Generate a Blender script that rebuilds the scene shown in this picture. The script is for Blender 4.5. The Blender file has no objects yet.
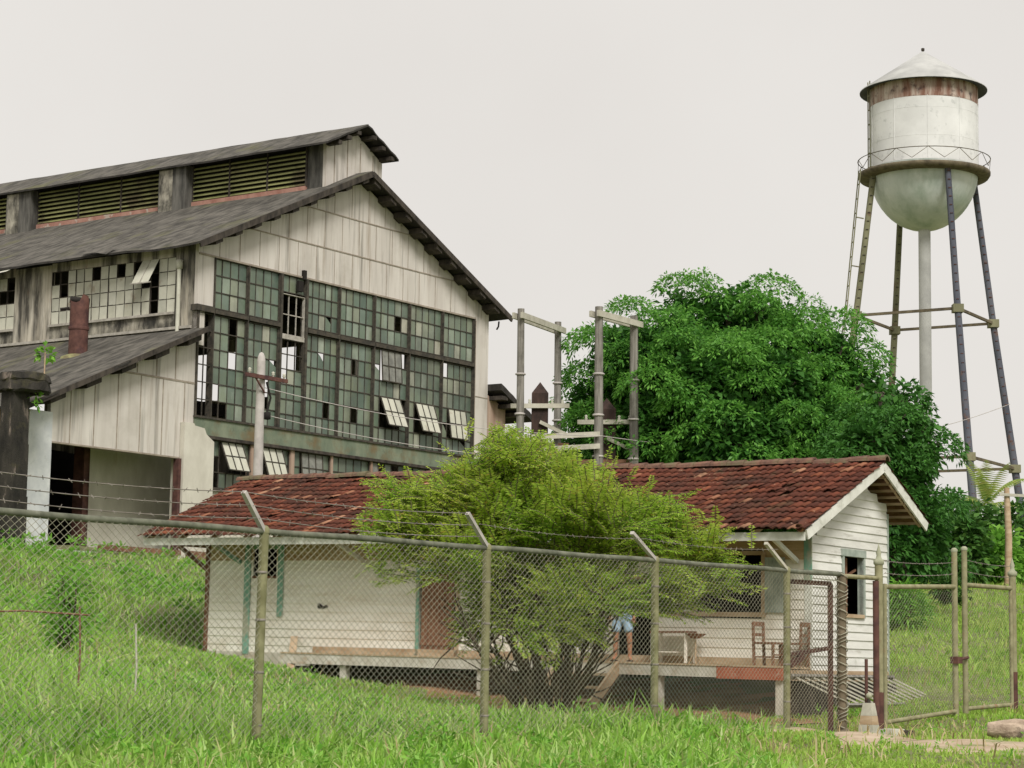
import bpy, math, random
import numpy as np
from mathutils import Vector, Matrix, Euler
random.seed(7); RNG = np.random.default_rng(7)
SC = bpy.context.scene; COL = SC.collection
R = math.radians
# ------------------------------------------------------------------ camera
f = 2200.0; pit = math.atan(285/2200); rho = .0157; CAM = Vector((0, 0, 1.0))
_r0 = Vector((1,0,0)); FW = Vector((0, math.cos(pit), math.sin(pit))); _u0 = Vector((0, -math.sin(pit), math.cos(pit)))
CR = _r0*math.cos(rho) + _u0*math.sin(rho); CU = _u0*math.cos(rho) - _r0*math.sin(rho)
cd = bpy.data.cameras.new('camera'); cam = bpy.data.objects.new('camera', cd); COL.objects.link(cam)
m = Matrix.Identity(4)
for i in range(3):
    m[i][0] = CR[i]; m[i][1] = CU[i]; m[i][2] = -FW[i]; m[i][3] = CAM[i]
cam.matrix_world = m
cd.sensor_width = 36; cd.lens = 36*f/1024; cd.clip_start = .1; cd.clip_end = 4000
SC.camera = cam
# ------------------------------------------------------------------ light: bright overcast
W = bpy.data.worlds.new('World'); SC.world = W; W.use_nodes = True
nt = W.node_tree; nt.nodes.clear()
sky = nt.nodes.new('ShaderNodeTexSky'); sky.sky_type = 'NISHITA'; sky.sun_disc = False
sky.sun_elevation = R(46); sky.sun_rotation = R(164); sky.dust_density = 4; sky.air_density = 1
b1 = nt.nodes.new('ShaderNodeBackground'); b1.inputs[1].default_value = .1; nt.links.new(sky.outputs[0], b1.inputs[0])
b2 = nt.nodes.new('ShaderNodeBackground'); b2.inputs[1].default_value = .615
tc = nt.nodes.new('ShaderNodeTexCoord'); cn = nt.nodes.new('ShaderNodeTexNoise'); cn.inputs['Scale'].default_value = 3; cn.inputs['Detail'].default_value = 5
nt.links.new(tc.outputs['Generated'], cn.inputs['Vector'])
cr = nt.nodes.new('ShaderNodeValToRGB'); cr.color_ramp.elements[0].position = .3; cr.color_ramp.elements[1].position = .7; cr.color_ramp.elements[0].color = (.95,.905,.85,1); cr.color_ramp.elements[1].color = (1.04,1.0,.945,1)
nt.links.new(cn.outputs[0], cr.inputs[0]); nt.links.new(cr.outputs[0], b2.inputs[0])
mx = nt.nodes.new('ShaderNodeMixShader'); mx.inputs[0].default_value = .96
nt.links.new(b1.outputs[0], mx.inputs[1]); nt.links.new(b2.outputs[0], mx.inputs[2])
wo = nt.nodes.new('ShaderNodeOutputWorld'); nt.links.new(mx.outputs[0], wo.inputs[0])
sl = bpy.data.lights.new('sun', 'SUN'); sl.energy = 2.3; sl.angle = R(20); sl.color = (1,.97,.92)
so = bpy.data.objects.new('sun', sl); COL.objects.link(so)
sd = Vector((math.sin(R(164))*math.cos(R(46)), math.cos(R(164))*math.cos(R(46)), math.sin(R(46))))
so.rotation_euler = sd.to_track_quat('Z','Y').to_euler(); so.location = (10,-10,40)
SC.view_settings.view_transform = 'Standard'; SC.view_settings.look = 'None'
SC.view_settings.exposure = 0.42; SC.view_settings.gamma = 1; SC.view_settings.use_curve_mapping = False
# ------------------------------------------------------------------ calibrated helpers
def at(x, y, Y):
    d = FW*f + CR*(x-512) + CU*(384-y); return CAM + d*(Y/d.y)
ANG = math.atan(1531/2200)                    # the works, the house and the fence share one heading
UD = Vector((math.sin(ANG), math.cos(ANG), 0)); VD = Vector((-math.cos(ANG), math.sin(ANG), 0))
ROTZ = math.pi/2 - ANG
FO = Vector((-10.18, 70, 0)); SO = at(805, 531, 41.0); SO.z = 0; PO = Vector((-.272, 26.7, 0))
def W2(O, u, v, z=0): return O + UD*u + VD*v + Vector((0,0,z))
# ------------------------------------------------------------------ object helpers
def tag(o, label, cat, group=None, kind=None):
    if label: o['label'] = label
    if cat: o['category'] = cat
    if group: o['group'] = group
    if kind: o['kind'] = kind
    return o
def thing(name, label, cat, loc=(0,0,0), rz=0, group=None):
    o = bpy.data.objects.new(name, None); COL.objects.link(o); o.empty_display_size = .3
    o.location = loc; o.rotation_euler = (0,0,rz); return tag(o, label, cat, group)
def copy_tree(o, parent=None):
    c = o.copy(); COL.objects.link(c); c.parent = parent
    for ch in list(o.children): copy_tree(ch, c)
    return c
class MB:
    def __init__(s): s.v = []; s.f = []; s.m = []; s.sm = []
    def poly(s, pts, faces, mi=0, smooth=False):
        n = len(s.v); s.v += [tuple(p) for p in pts]
        for fc in faces: s.f.append([n+i for i in fc]); s.m.append(mi); s.sm.append(smooth)
    def box(s, a, b, mi=0, fn=None):
        (x0,y0,z0),(x1,y1,z1) = a, b
        P = [(x0,y0,z0),(x1,y0,z0),(x1,y1,z0),(x0,y1,z0),(x0,y0,z1),(x1,y0,z1),(x1,y1,z1),(x0,y1,z1)]
        if fn: P = [fn(*p) for p in P]
        s.poly(P, [(0,3,2,1),(4,5,6,7),(0,1,5,4),(1,2,6,5),(2,3,7,6),(3,0,4,7)], mi)
    def beam(s, p, q, w, h, mi=0, up=(0,0,1)):     # rectangular bar from p to q
        p = Vector(p); q = Vector(q); d = (q-p).normalized(); u = Vector(up)
        sx = d.cross(u)
        if sx.length < 1e-4: sx = d.cross(Vector((1,0,0)))
        sx.normalize(); sy = sx.cross(d).normalized()
        P = []
        for c in (p, q):
            for a, b in ((-1,-1),(1,-1),(1,1),(-1,1)): P.append(c + sx*(a*w/2) + sy*(b*h/2))
        s.poly(P, [(0,1,2,3),(7,6,5,4),(0,4,5,1),(1,5,6,2),(2,6,7,3),(3,7,4,0)], mi)
    def tube(s, pts, rad, n=8, mi=0, cap=True, smooth=True):
        pts = [Vector(p) for p in pts]
        if not hasattr(rad, '__len__'): rad = [rad]*len(pts)
        rings = []; ref = None
        for i, p in enumerate(pts):
            d = (pts[min(i+1,len(pts)-1)] - pts[max(i-1,0)]).normalized()
            if ref is None: ref = Vector((0,0,1)) if abs(d.z) < .9 else Vector((1,0,0))
            x = d.cross(ref).normalized(); y = d.cross(x)
            rings.append([p + (x*math.cos(2*math.pi*k/n) + y*math.sin(2*math.pi*k/n))*rad[i] for k in range(n)])
        P = [q for r in rings for q in r]; F = []
        for i in range(len(pts)-1):
            for k in range(n): F.append((i*n+k, i*n+(k+1)%n, (i+1)*n+(k+1)%n, (i+1)*n+k))
        s.poly(P, F, mi, smooth)
        if cap:
            s.poly(rings[0], [tuple(range(n))[::-1]], mi); s.poly(rings[-1], [tuple(range(n))], mi)
    def lathe(s, c, prof, n=24, mi=0, smooth=True):  # prof: list of (r, z)
        P = []; F = []
        for r, z in prof:
            for k in range(n):
                a = 2*math.pi*k/n; P.append((c[0]+r*math.cos(a), c[1]+r*math.sin(a), c[2]+z))
        for i in range(len(prof)-1):
            for k in range(n): F.append((i*n+k, i*n+(k+1)%n, (i+1)*n+(k+1)%n, (i+1)*n+k))
        s.poly(P, F, mi, smooth)
    def prism(s, poly, y0, y1, mi=0, ax=1):          # 2-D polygon (x, z) extruded along y, or (y, z) along x
        n = len(poly); P = []
        for yy in (y0, y1):
            for a, b in poly: P.append((a, yy, b) if ax == 1 else (yy, a, b))
        F = [tuple(range(n)), tuple(range(2*n-1, n-1, -1))] + [(i, n+i, n+(i+1)%n, (i+1)%n) for i in range(n)]
        s.poly(P, F, mi)
    def build(s, name, mats, parent=None, loc=None):
        me = bpy.data.meshes.new(name); me.from_pydata(s.v, [], s.f)
        if not isinstance(mats, (list, tuple)): mats = [mats]
        for mm in mats: me.materials.append(mm)
        me.polygons.foreach_set('material_index', s.m); me.polygons.foreach_set('use_smooth', s.sm); me.update()
        o = bpy.data.objects.new(name, me); COL.objects.link(o); o.parent = parent
        if loc is not None: o.location = loc
        return o
def fast(name, V, Q, mats, parent=None, mi=None, k=4):     # numpy verts + quads
    me = bpy.data.meshes.new(name); V = np.asarray(V, np.float32); Q = np.asarray(Q, np.int32)
    me.vertices.add(len(V)); me.vertices.foreach_set('co', V.ravel())
    me.loops.add(Q.size); me.loops.foreach_set('vertex_index', Q.ravel())
    me.polygons.add(len(Q)); me.polygons.foreach_set('loop_start', np.arange(0, Q.size, k, dtype=np.int32))
    me.polygons.foreach_set('loop_total', np.full(len(Q), k, np.int32))
    if not isinstance(mats, (list, tuple)): mats = [mats]
    for mm in mats: me.materials.append(mm)
    if mi is not None: me.polygons.foreach_set('material_index', np.asarray(mi, np.int32))
    me.update(calc_edges=True)
    o = bpy.data.objects.new(name, me); COL.objects.link(o); o.parent = parent; return o
# ------------------------------------------------------------------ materials
def ramp(n, stops):
    e = n.color_ramp.elements
    while len(e) > len(stops): e.remove(e[-1])
    while len(e) < len(stops): e.new(1)
    for i, (p, c) in enumerate(stops): e[i].position = p; e[i].color = (*c, 1)
def mat(name, c1, c2, sc=3, stretch=(1,1,1), rough=.85, stains=(), island=None, bump=0, bsc=20, wave=None, trans=0, metal=0, spec=.3, coord='Object', lo=.35, hi=.65):
    """noise blend c1-c2, stains = [(colour, scale, stretch, low, high, strength)], island = colour stops per loose piece"""
    M = bpy.data.materials.new(name); M.use_nodes = True; t = M.node_tree; N = t.nodes; L = t.links
    B = N['Principled BSDF']; B.inputs['Roughness'].default_value = rough; B.inputs['Metallic'].default_value = metal
    B.inputs['Specular IOR Level'].default_value = spec
    tcn = N.new('ShaderNodeTexCoord')
    def noise(s, st, det=6):
        mp = N.new('ShaderNodeMapping'); mp.inputs['Scale'].default_value = st; L.new(tcn.outputs[coord], mp.inputs[0])
        n = N.new('ShaderNodeTexNoise'); n.inputs['Scale'].default_value = s; n.inputs['Detail'].default_value = det; n.inputs['Roughness'].default_value = .62
        L.new(mp.outputs[0], n.inputs['Vector']); return n.outputs['Fac']
    r = N.new('ShaderNodeValToRGB'); ramp(r, [(lo, c1), (hi, c2)]); L.new(noise(sc, stretch), r.inputs[0]); cur = r.outputs[0]
    if island:
        g = N.new('ShaderNodeNewGeometry'); ri = N.new('ShaderNodeValToRGB'); ramp(ri, island[0]); L.new(g.outputs['Random Per Island'], ri.inputs[0])
        mm = N.new('ShaderNodeMix'); mm.data_type = 'RGBA'; mm.inputs[0].default_value = island[1]
        L.new(cur, mm.inputs[6]); L.new(ri.outputs[0], mm.inputs[7]); cur = mm.outputs[2]
    for (c, s_, st, a, b, k) in stains:
        rr = N.new('ShaderNodeMapRange'); rr.inputs[1].default_value = a; rr.inputs[2].default_value = b; rr.inputs[4].default_value = k
        L.new(noise(s_, st), rr.inputs[0])
        mm = N.new('ShaderNodeMix'); mm.data_type = 'RGBA'; mm.inputs[7].default_value = (*c, 1)
        L.new(rr.outputs[0], mm.inputs[0]); L.new(cur, mm.inputs[6]); cur = mm.outputs[2]
    L.new(cur, B.inputs['Base Color'])
    if bump or wave:
        bp = N.new('ShaderNodeBump'); bp.inputs['Strength'].default_value = bump or .5; bp.inputs['Distance'].default_value = .03
        if wave:
            w = N.new('ShaderNodeTexWave'); w.bands_direction = wave[0]; w.inputs['Scale'].default_value = wave[1]; w.inputs['Distortion'].default_value = .3
            L.new(tcn.outputs[coord], w.inputs['Vector']); L.new(w.outputs['Fac'], bp.inputs['Height'])
        else: L.new(noise(bsc, (1,1,1)), bp.inputs['Height'])
        L.new(bp.outputs[0], B.inputs['Normal'])
    if trans:
        tr = N.new('ShaderNodeBsdfTranslucent'); L.new(cur, tr.inputs[0]); ms = N.new('ShaderNodeMixShader'); ms.inputs[0].default_value = trans
        L.new(B.outputs[0], ms.inputs[1]); L.new(tr.outputs[0], ms.inputs[2]); L.new(ms.outputs[0], N['Material Output'].inputs[0])
    return M
V3 = (1,1,1); ST = (1,1,.12)
M_clad = mat('weathered_cladding', (.52,.48,.435), (.64,.60,.55), 1.2, ST, stains=[((.27,.21,.15),2.2,(2,2,.13),.53,.75,.7),((.11,.10,.08),1.3,(2.5,2.5,.12),.55,.70,.7),((.30,.27,.22),.5,V3,.52,.75,.5),((.34,.17,.09),3.0,(2,2,.25),.68,.78,.5)])
M_seam = mat('cladding_seam', (.24,.20,.16), (.38,.33,.27), 3)
M_timber = mat('old_side_timber', (.40,.36,.29), (.56,.52,.44), 2.5, (2,2,.12), stains=[((.035,.032,.028),1.1,(1.5,1.5,.22),.42,.58,.92),((.34,.15,.08),1.3,(1,1,.4),.60,.75,.6)])
M_mould = mat('mouldy_plinth', (.06,.055,.045), (.42,.39,.32), 2.2, (1.5,1.5,.5), stains=[((.02,.02,.018),1.3,V3,.45,.62,.85)])
M_roof = mat('corrugated_roof', (.045,.042,.036), (.15,.138,.118), 2.2, (.5,1.6,1), rough=.92, wave=('Y',3.3), stains=[((.13,.13,.05),.55,(.5,1,1),.57,.72,.7),((.025,.023,.022),1.4,(.35,1.2,1),.56,.7,.6),((.16,.12,.10),5,(.3,2,1),.62,.72,.5)])
M_roofd = mat('roof_underside', (.02,.018,.016), (.05,.045,.04), 3)
M_dark = mat('dark_timber', (.025,.021,.018), (.075,.062,.05), 5, (1,1,.4))
M_frame = mat('window_steel', (.035,.033,.028), (.085,.072,.055), 6)
M_framel = mat('pale_window_frame', (.30,.28,.24), (.46,.43,.38), 6)
GL = [(0,(.055,.085,.065)),(.18,(.10,.145,.11)),(.36,(.14,.185,.13)),(.5,(.20,.245,.18)),(.66,(.085,.12,.09)),(.8,(.17,.22,.18)),(.92,(.28,.33,.26)),(1,(.38,.41,.34))]
def glass(name, k, g=1.0):
    isl = [(p, tuple(min(.7,a*k*(1 if i!=0 else g)) for i,a in enumerate(c))) for p, c in GL]
    return mat(name, (.05,.08,.06), (.17,.22,.17), 1.1, V3, rough=.38, island=(isl, .62), spec=.5, stains=[((.05,.06,.045),.45,(1,1,.7),.46,.62,.6),((.15,.17,.09),1.8,(1,1,.5),.5,.7,.55),((.30,.33,.28),4,(3,3,.5),.62,.75,.5)])
M_gl = glass('dirty_green_glass', 1.15); M_gl2 = glass('dirty_pale_glass', 1.5, 1.2)
M_whitep = mat('whitened_pane', (.40,.40,.33), (.60,.59,.50), 3, island=([(0,(.36,.35,.27)),(.3,(.50,.49,.40)),(.7,(.58,.57,.48)),(1,(.30,.30,.25))], .6), stains=[((.22,.13,.08),1.6,V3,.60,.72,.6)])
M_blind = mat('grey_shade_panel', (.16,.16,.145), (.27,.27,.24), 4)
M_band = mat('verdigris_band', (.12,.155,.11), (.23,.255,.18), 1.6, (1,1,.5), stains=[((.17,.11,.05),.8,V3,.48,.62,.8),((.05,.07,.05),2,V3,.58,.7,.6)])
M_conc = mat('stained_render', (.50,.47,.40), (.64,.61,.53), 1.5, (1,1,.5), stains=[((.30,.18,.10),1.2,(1,1,.5),.60,.78,.6),((.2,.21,.15),3,(2,2,.3),.64,.78,.5)])
M_concb = mat('bluish_whitewash', (.50,.52,.53), (.68,.69,.68), 1.5, stains=[((.3,.33,.3),2,V3,.58,.75,.6)])
M_black = mat('black_mould_masonry', (.013,.012,.01), (.05,.044,.036), 2.5, (1,1,.35), bump=.6, stains=[((.30,.24,.20),2.4,(1.3,1.3,.35),.60,.70,.7),((.10,.09,.04),1,V3,.58,.7,.6)])
M_rust = mat('rusty_iron', (.065,.03,.025), (.15,.07,.055), 3, stains=[((.05,.025,.03),2,V3,.5,.65,.7)])
M_flash = mat('pink_flashing', (.28,.13,.10), (.42,.24,.19), 2.5, stains=[((.45,.42,.36),2,V3,.58,.64,.8)])
M_louv = mat('mossy_louvre', (.20,.21,.085), (.36,.36,.16), .9, (1,.6,1), stains=[((.10,.07,.05),.5,V3,.5,.62,.75)])
M_ventbox = mat('sooty_vent_board', (.05,.048,.044), (.20,.19,.17), 3, (1,1,.2), lo=.4, hi=.75)
M_annex = mat('reddish_annex_boards', (.30,.20,.15), (.44,.33,.26), 2, (2,2,.15))
M_white = mat('peeling_white_boards', (.60,.59,.55), (.78,.77,.73), 1.6, (.6,.6,2.5), rough=.75, stains=[((.30,.28,.22),3,(.5,.5,4),.58,.74,.65),((.20,.21,.13),1.1,V3,.64,.78,.6)])
M_whitef = mat('cream_white_boards', (.76,.71,.62), (.88,.85,.78), 1.2, (.5,.5,2.5), rough=.75, stains=[((.55,.47,.36),.9,(1,1,1),.52,.7,.6),((.30,.25,.18),5,(.6,.6,3),.66,.76,.6),((.46,.31,.15),1.4,(.4,.4,2),.60,.78,.6)])
M_tan = mat('tan_upper_boards', (.42,.28,.14), (.60,.46,.29), 1.6, (.5,.5,4), stains=[((.26,.15,.07),2.4,(.4,.4,5),.55,.7,.6)])
M_greenp = mat('flaking_green_paint', (.16,.32,.24), (.24,.42,.33), 4, stains=[((.40,.37,.28),3,(1,1,.4),.52,.6,.8)])
M_greyp = mat('grey_green_frame', (.25,.30,.26), (.40,.44,.39), 5)
M_door = mat('brown_plank_door', (.18,.085,.05), (.30,.16,.10), 5, (3,3,.25))
M_fascia = mat('white_fascia', (.56,.56,.50), (.76,.76,.70), 2.5, stains=[((.18,.18,.12),3,V3,.56,.7,.6)])
M_redp = mat('red_oxide_paint', (.34,.095,.05), (.44,.15,.09), 4, stains=[((.55,.48,.40),3,V3,.62,.7,.6)])
M_deck = mat('grey_white_deck_edge', (.44,.40,.33), (.66,.63,.56), 3, stains=[((.36,.22,.11),3,(.4,.4,1),.55,.7,.7)])
M_wood = mat('pale_worn_wood', (.36,.25,.15), (.54,.42,.29), 3, (.6,.6,2))
M_brown = mat('brown_wood', (.12,.06,.035), (.25,.13,.08), 4)
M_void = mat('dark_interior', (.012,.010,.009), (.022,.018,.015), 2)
M_tile = mat('old_clay_tile', (.085,.034,.022), (.19,.068,.038), 3.5, rough=.9, spec=.15,
    island=([(0,(.055,.022,.018)),(.3,(.105,.036,.025)),(.55,(.17,.053,.033)),(.8,(.07,.028,.022)),(.90,(.25,.085,.045)),(.94,(.52,.29,.18)),(.955,(.05,.024,.02)),(1,(.15,.047,.03))], .75),
    stains=[((.045,.032,.025),.9,V3,.50,.66,.65),((.46,.30,.20),7,V3,.66,.70,.6),((.10,.10,.05),1.6,V3,.60,.72,.5)], bump=.4)
M_ridget = mat('mossy_ridge_tile', (.10,.06,.045), (.26,.13,.09), 4, stains=[((.12,.13,.07),2,V3,.5,.6,.7)], bump=.5)
M_gpost = mat('mossy_galvanised_post', (.15,.145,.07), (.26,.25,.14), 6, stains=[((.14,.07,.04),2,V3,.60,.7,.7),((.42,.41,.34),5,V3,.62,.7,.5)])
M_rail = mat('mossy_pipe_rail', (.085,.09,.065), (.19,.195,.145), 5, stains=[((.40,.39,.33),2,(1,1,1),.60,.7,.6)])
M_wire = mat('galvanised_wire', (.30,.285,.22), (.42,.40,.31), 3, rough=.6, metal=.2)
M_wired = mat('rusting_mesh', (.10,.08,.05), (.20,.16,.11), 5)
M_barb = mat('barbed_wire_steel', (.16,.14,.12), (.28,.25,.22), 8)
M_gate = mat('mossy_gate_pipe', (.20,.185,.10), (.32,.30,.18), 6, stains=[((.26,.13,.07),2.5,V3,.58,.7,.7)])
M_gateg = mat('pale_gate_cap', (.26,.27,.18), (.38,.38,.28), 5)
M_greyw = mat('weathered_grey_pole', (.13,.12,.10), (.30,.28,.25), 6, (2,2,.15), stains=[((.05,.045,.04),1.3,V3,.5,.65,.6)])
M_greyw2 = mat('sun_bleached_plank', (.38,.36,.29), (.55,.52,.44), 4, stains=[((.2,.21,.12),2,V3,.6,.7,.5)])
M_polew = mat('whitewashed_pole', (.38,.35,.33), (.52,.48,.45), 3, stains=[((.3,.25,.22),2,V3,.6,.7,.5)])
M_totem = mat('charred_oily_timber', (.018,.013,.011), (.07,.04,.032), 4, (1,1,.4))
M_tank = mat('silver_tank_paint', (.62,.62,.61), (.76,.76,.75), .35, V3, rough=.55, stains=[((.45,.46,.45),2.2,V3,.58,.68,.6),((.34,.36,.34),.8,(1,1,.4),.60,.78,.5)], coord='Object')
M_bowl = mat('green_stained_bowl', (.44,.49,.46), (.66,.69,.67), .3, (1,1,.35), rough=.5, stains=[((.20,.29,.21),.5,(1,1,.4),.5,.68,.6),((.33,.35,.30),1.8,(1,1,.3),.60,.75,.5)])
M_tankrust = mat('rust_band_tank', (.20,.10,.07), (.50,.42,.36), 1.0, (1.6,1.6,.25), lo=.42, hi=.62, stains=[((.05,.03,.03),1.3,V3,.55,.66,.8)])
M_cone = mat('grey_cone_roof', (.36,.36,.35), (.50,.50,.48), .6)
M_balc = mat('balcony_steel', (.075,.06,.04), (.17,.14,.09), 2)
M_legm = mat('mossy_tower_leg', (.12,.12,.07), (.24,.23,.14), .8, (1,1,.2), stains=[((.12,.06,.04),.8,V3,.55,.65,.6)])
M_legb = mat('bluish_tower_leg', (.055,.06,.08), (.12,.125,.15), .8, (1,1,.2), stains=[((.15,.08,.05),.9,V3,.58,.66,.7)])
M_skin = mat('skin', (.36,.17,.10), (.40,.20,.12), 4); M_short = mat('pale_blue_denim', (.30,.44,.60), (.40,.54,.68), 8)
M_shirt = mat('blue_shirt', (.12,.22,.38), (.16,.28,.44), 8); M_hair = mat('dark_hair', (.015,.01,.008), (.03,.02,.015), 20); M_shoe = mat('dark_sandal', (.03,.02,.015), (.06,.04,.03), 9)
M_bark = mat('grey_bark', (.07,.055,.04), (.17,.14,.11), 6, (1,1,.3), bump=.6)
M_stem = mat('shrub_stem', (.05,.035,.025), (.14,.11,.08), 5)
def leaf(name, stops, trans=.35, rough=.5, sc=.6, k=.7, c1=None, c2=None):
    return mat(name, c1 or stops[0][1], c2 or stops[-1][1], sc, V3, rough=rough, island=(stops, k), trans=trans, spec=.25)
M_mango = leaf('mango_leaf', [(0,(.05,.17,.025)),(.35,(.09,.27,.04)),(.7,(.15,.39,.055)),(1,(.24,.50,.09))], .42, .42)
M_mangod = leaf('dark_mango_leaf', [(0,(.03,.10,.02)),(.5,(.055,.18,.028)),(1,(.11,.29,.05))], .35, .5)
M_feather = leaf('feathery_leaflet', [(0,(.17,.36,.03)),(.35,(.32,.55,.05)),(.7,(.46,.70,.09)),(.92,(.62,.80,.17)),(1,(.60,.42,.09))], .58, .6, .8)
M_grass = leaf('long_grass_blade', [(0,(.10,.27,.02)),(.35,(.21,.50,.035)),(.7,(.36,.68,.08)),(.88,(.58,.82,.30)),(1,(.62,.55,.28))], .42, .42, .8)
M_grass2 = leaf('short_grass_blade', [(0,(.17,.36,.03)),(.5,(.33,.58,.07)),(.9,(.46,.68,.12)),(1,(.55,.48,.22))], .42, .6, .4)
M_weed = leaf('weed_leaf', [(0,(.10,.28,.03)),(.5,(.19,.43,.05)),(1,(.30,.56,.09))], .4, .5, .8)
M_hedge = leaf('far_shrub_leaf', [(0,(.03,.09,.02)),(.5,(.06,.17,.03)),(1,(.13,.26,.05))], .3, .6, .3)
M_palm = leaf('palm_leaf', [(0,(.16,.28,.05)),(.5,(.30,.42,.09)),(1,(.45,.45,.14))], .4, .5)
M_ground = mat('grassy_soil', (.12,.12,.06), (.20,.21,.09), .7, V3, rough=1, stains=[((.20,.26,.08),.25,V3,.45,.7,.6),((.20,.13,.07),1.3,V3,.60,.72,.6)], bump=.5, bsc=6)
M_dirt = mat('sandy_dirt', (.36,.27,.18), (.52,.42,.31), 2, V3, rough=1, stains=[((.14,.22,.05),1.5,V3,.54,.64,.8)], bump=.4, bsc=14)
M_earth = mat('red_earth', (.20,.10,.05), (.36,.22,.12), 1.5, V3, rough=1, stains=[((.12,.17,.05),1.6,V3,.55,.65,.7)], bump=.6, bsc=8)
# ------------------------------------------------------------------ terrain
CTRL = []
def cp(px, py, Y): p = at(px, py, Y); CTRL.append((p.x, p.y, p.z))
for u, z in ((-12,.0),(-8,.0),(-4.06,-.02),(.07,.05),(3.95,.12),(7.77,.12),(9.6,.05),(10.96,-.05),(13.9,.28),(16.5,.3),(22,.4),(30,.5)):
    p = W2(PO, u, 0); CTRL.append((p.x, p.y, z))
    p = W2(PO, u, 5 if u < 12 else 8); 
for X, Y, z in ((0,0,-.75),(-8,4,-.75),(8,4,-.75),(0,9,-.6),(-6,12,-.45),(7,12,-.5),(0,16,-.25),(-5,17,-.12),(5,18,-.3),(9,22,-.35),(5.6,27.6,-.13),(8.5,26.6,-.13),(6.6,29.8,.03),(9,28.9,.03),(2,22,-.08),(14,27.5,.03)): CTRL.append((X,Y,z))
for u, v, z in ((-.3,.6,.12),(.8,.6,.2),(3,-.2,.5),(4.5,.2,.7),(1.5,-1,.4),(3,-1.2,.5),(6.5,.5,1.1),(1.8,1.5,.55),(3.2,2.5,.8),(1.8,4.5,.65),(3.2,5.5,.9),(1.8,9,.8),(0,4.5,.2),(0,7.5,.42),(0,11,.55),(0,13.5,.62),(.5,16,.85),(4,16.5,1.6),(4,8,1.1),(-1,2.5,.12),(-1.2,6,.3)):
    p = W2(SO, u, v); CTRL.append((p.x, p.y, z))
for u, v, z in ((-14,-2,4.1),(-10,-1,4.15),(-7,-1,4.2),(0,-1,4.2),(8,-1,4.2),(16,-1,4.2),(22,-1,4.2),(-7,20,4.3),(16,20,4.3),(0,12,4.3),(30,10,4.3),(-7,-6,3.2),(0,-6,3.15),(10,-6,3.4),(0,-10,3.2),(9,-10,3.3)):
    p = W2(FO, u, v); CTRL.append((p.x, p.y, z))
cp(110,642,48.5); cp(30,618,46); cp(190,656,46.5); cp(230,660,46); cp(100,668,36); cp(60,700,28); cp(170,672,40); cp(20,566,55); cp(150,606,54); cp(60,600,54); cp(185,600,57); cp(110,580,60)
cp(940,590,76); cp(1010,590,76); cp(940,640,56); cp(1000,640,56); cp(915,665,49.5); cp(1020,692,44); cp(890,600,70)
for X, Y, z in ((40,150,5.2),(20,150,5.2),(70,150,5.2),(-60,70,3.6),(60,80,3.8),(45,40,1.2),(-45,30,1),(-60,0,-.6),(60,0,-.6),(0,-60,-.8),(0,200,6),(-100,150,5),(150,150,5),(280,0,0),(-280,0,0),(0,290,7),(0,-280,-1),(200,200,6),(-200,200,6)): CTRL.append((X,Y,z))
CP = np.array(CTRL); S_ = 50.0
def _phi(r2): return np.where(r2 > 1e-12, .5*r2*np.log(np.maximum(r2,1e-12)), 0)
A = CP[:, :2]/S_; n_ = len(A); K = _phi(((A[:,None]-A[None])**2).sum(2)) + np.eye(n_)*2e-5
Pm = np.c_[np.ones(n_), A]; big = np.block([[K, Pm],[Pm.T, np.zeros((3,3))]])
WT = np.linalg.solve(big, np.r_[CP[:,2], 0,0,0])
def GZ(x, y):
    x = np.atleast_1d(np.asarray(x, float)); y = np.atleast_1d(np.asarray(y, float))
    r = np.hypot(x, y); k = np.minimum(1, 290/np.maximum(r, 1)); X = np.c_[x*k, y*k]/S_; out = np.empty(len(X))
    for i in range(0, len(X), 20000):
        c = X[i:i+20000]; d = ((c[:,None]-A[None])**2).sum(2)
        out[i:i+20000] = _phi(d)@WT[:n_] + WT[n_] + c@WT[n_+1:]
    out += .05*np.sin(x*1.1+.4)*np.sin(y*.9) + .03*np.sin(x*2.7)*np.cos(y*2.3+1)
    return out
def gz(x, y): return float(GZ(x, y)[0])
def axis(lo, hi, fine, far):
    a = list(np.arange(lo, hi, fine)); s = fine; x = hi
    while x < far: a.append(x); s *= 1.25; x += s
    a.append(far); s = fine; x = lo - fine; pre = []
    while x > -far: pre.append(x); s *= 1.25; x -= s
    pre.append(-far); return np.array(pre[::-1] + a)
gx = axis(-22, 30, .5, 1600); gy = axis(-4, 84, .5, 1600)
XX, YY = np.meshgrid(gx, gy); ZZ = GZ(XX.ravel(), YY.ravel()); nx, ny = len(gx), len(gy)
ii = (np.arange(ny-1)[:,None]*nx + np.arange(nx-1)[None]).ravel()
g = fast('ground', np.c_[XX.ravel(), YY.ravel(), ZZ], np.c_[ii, ii+1, ii+nx+1, ii+nx], M_ground); tag(g, None, None, kind='structure')
g.data.polygons.foreach_set('use_smooth', [True]*len(g.data.polygons))
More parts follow.
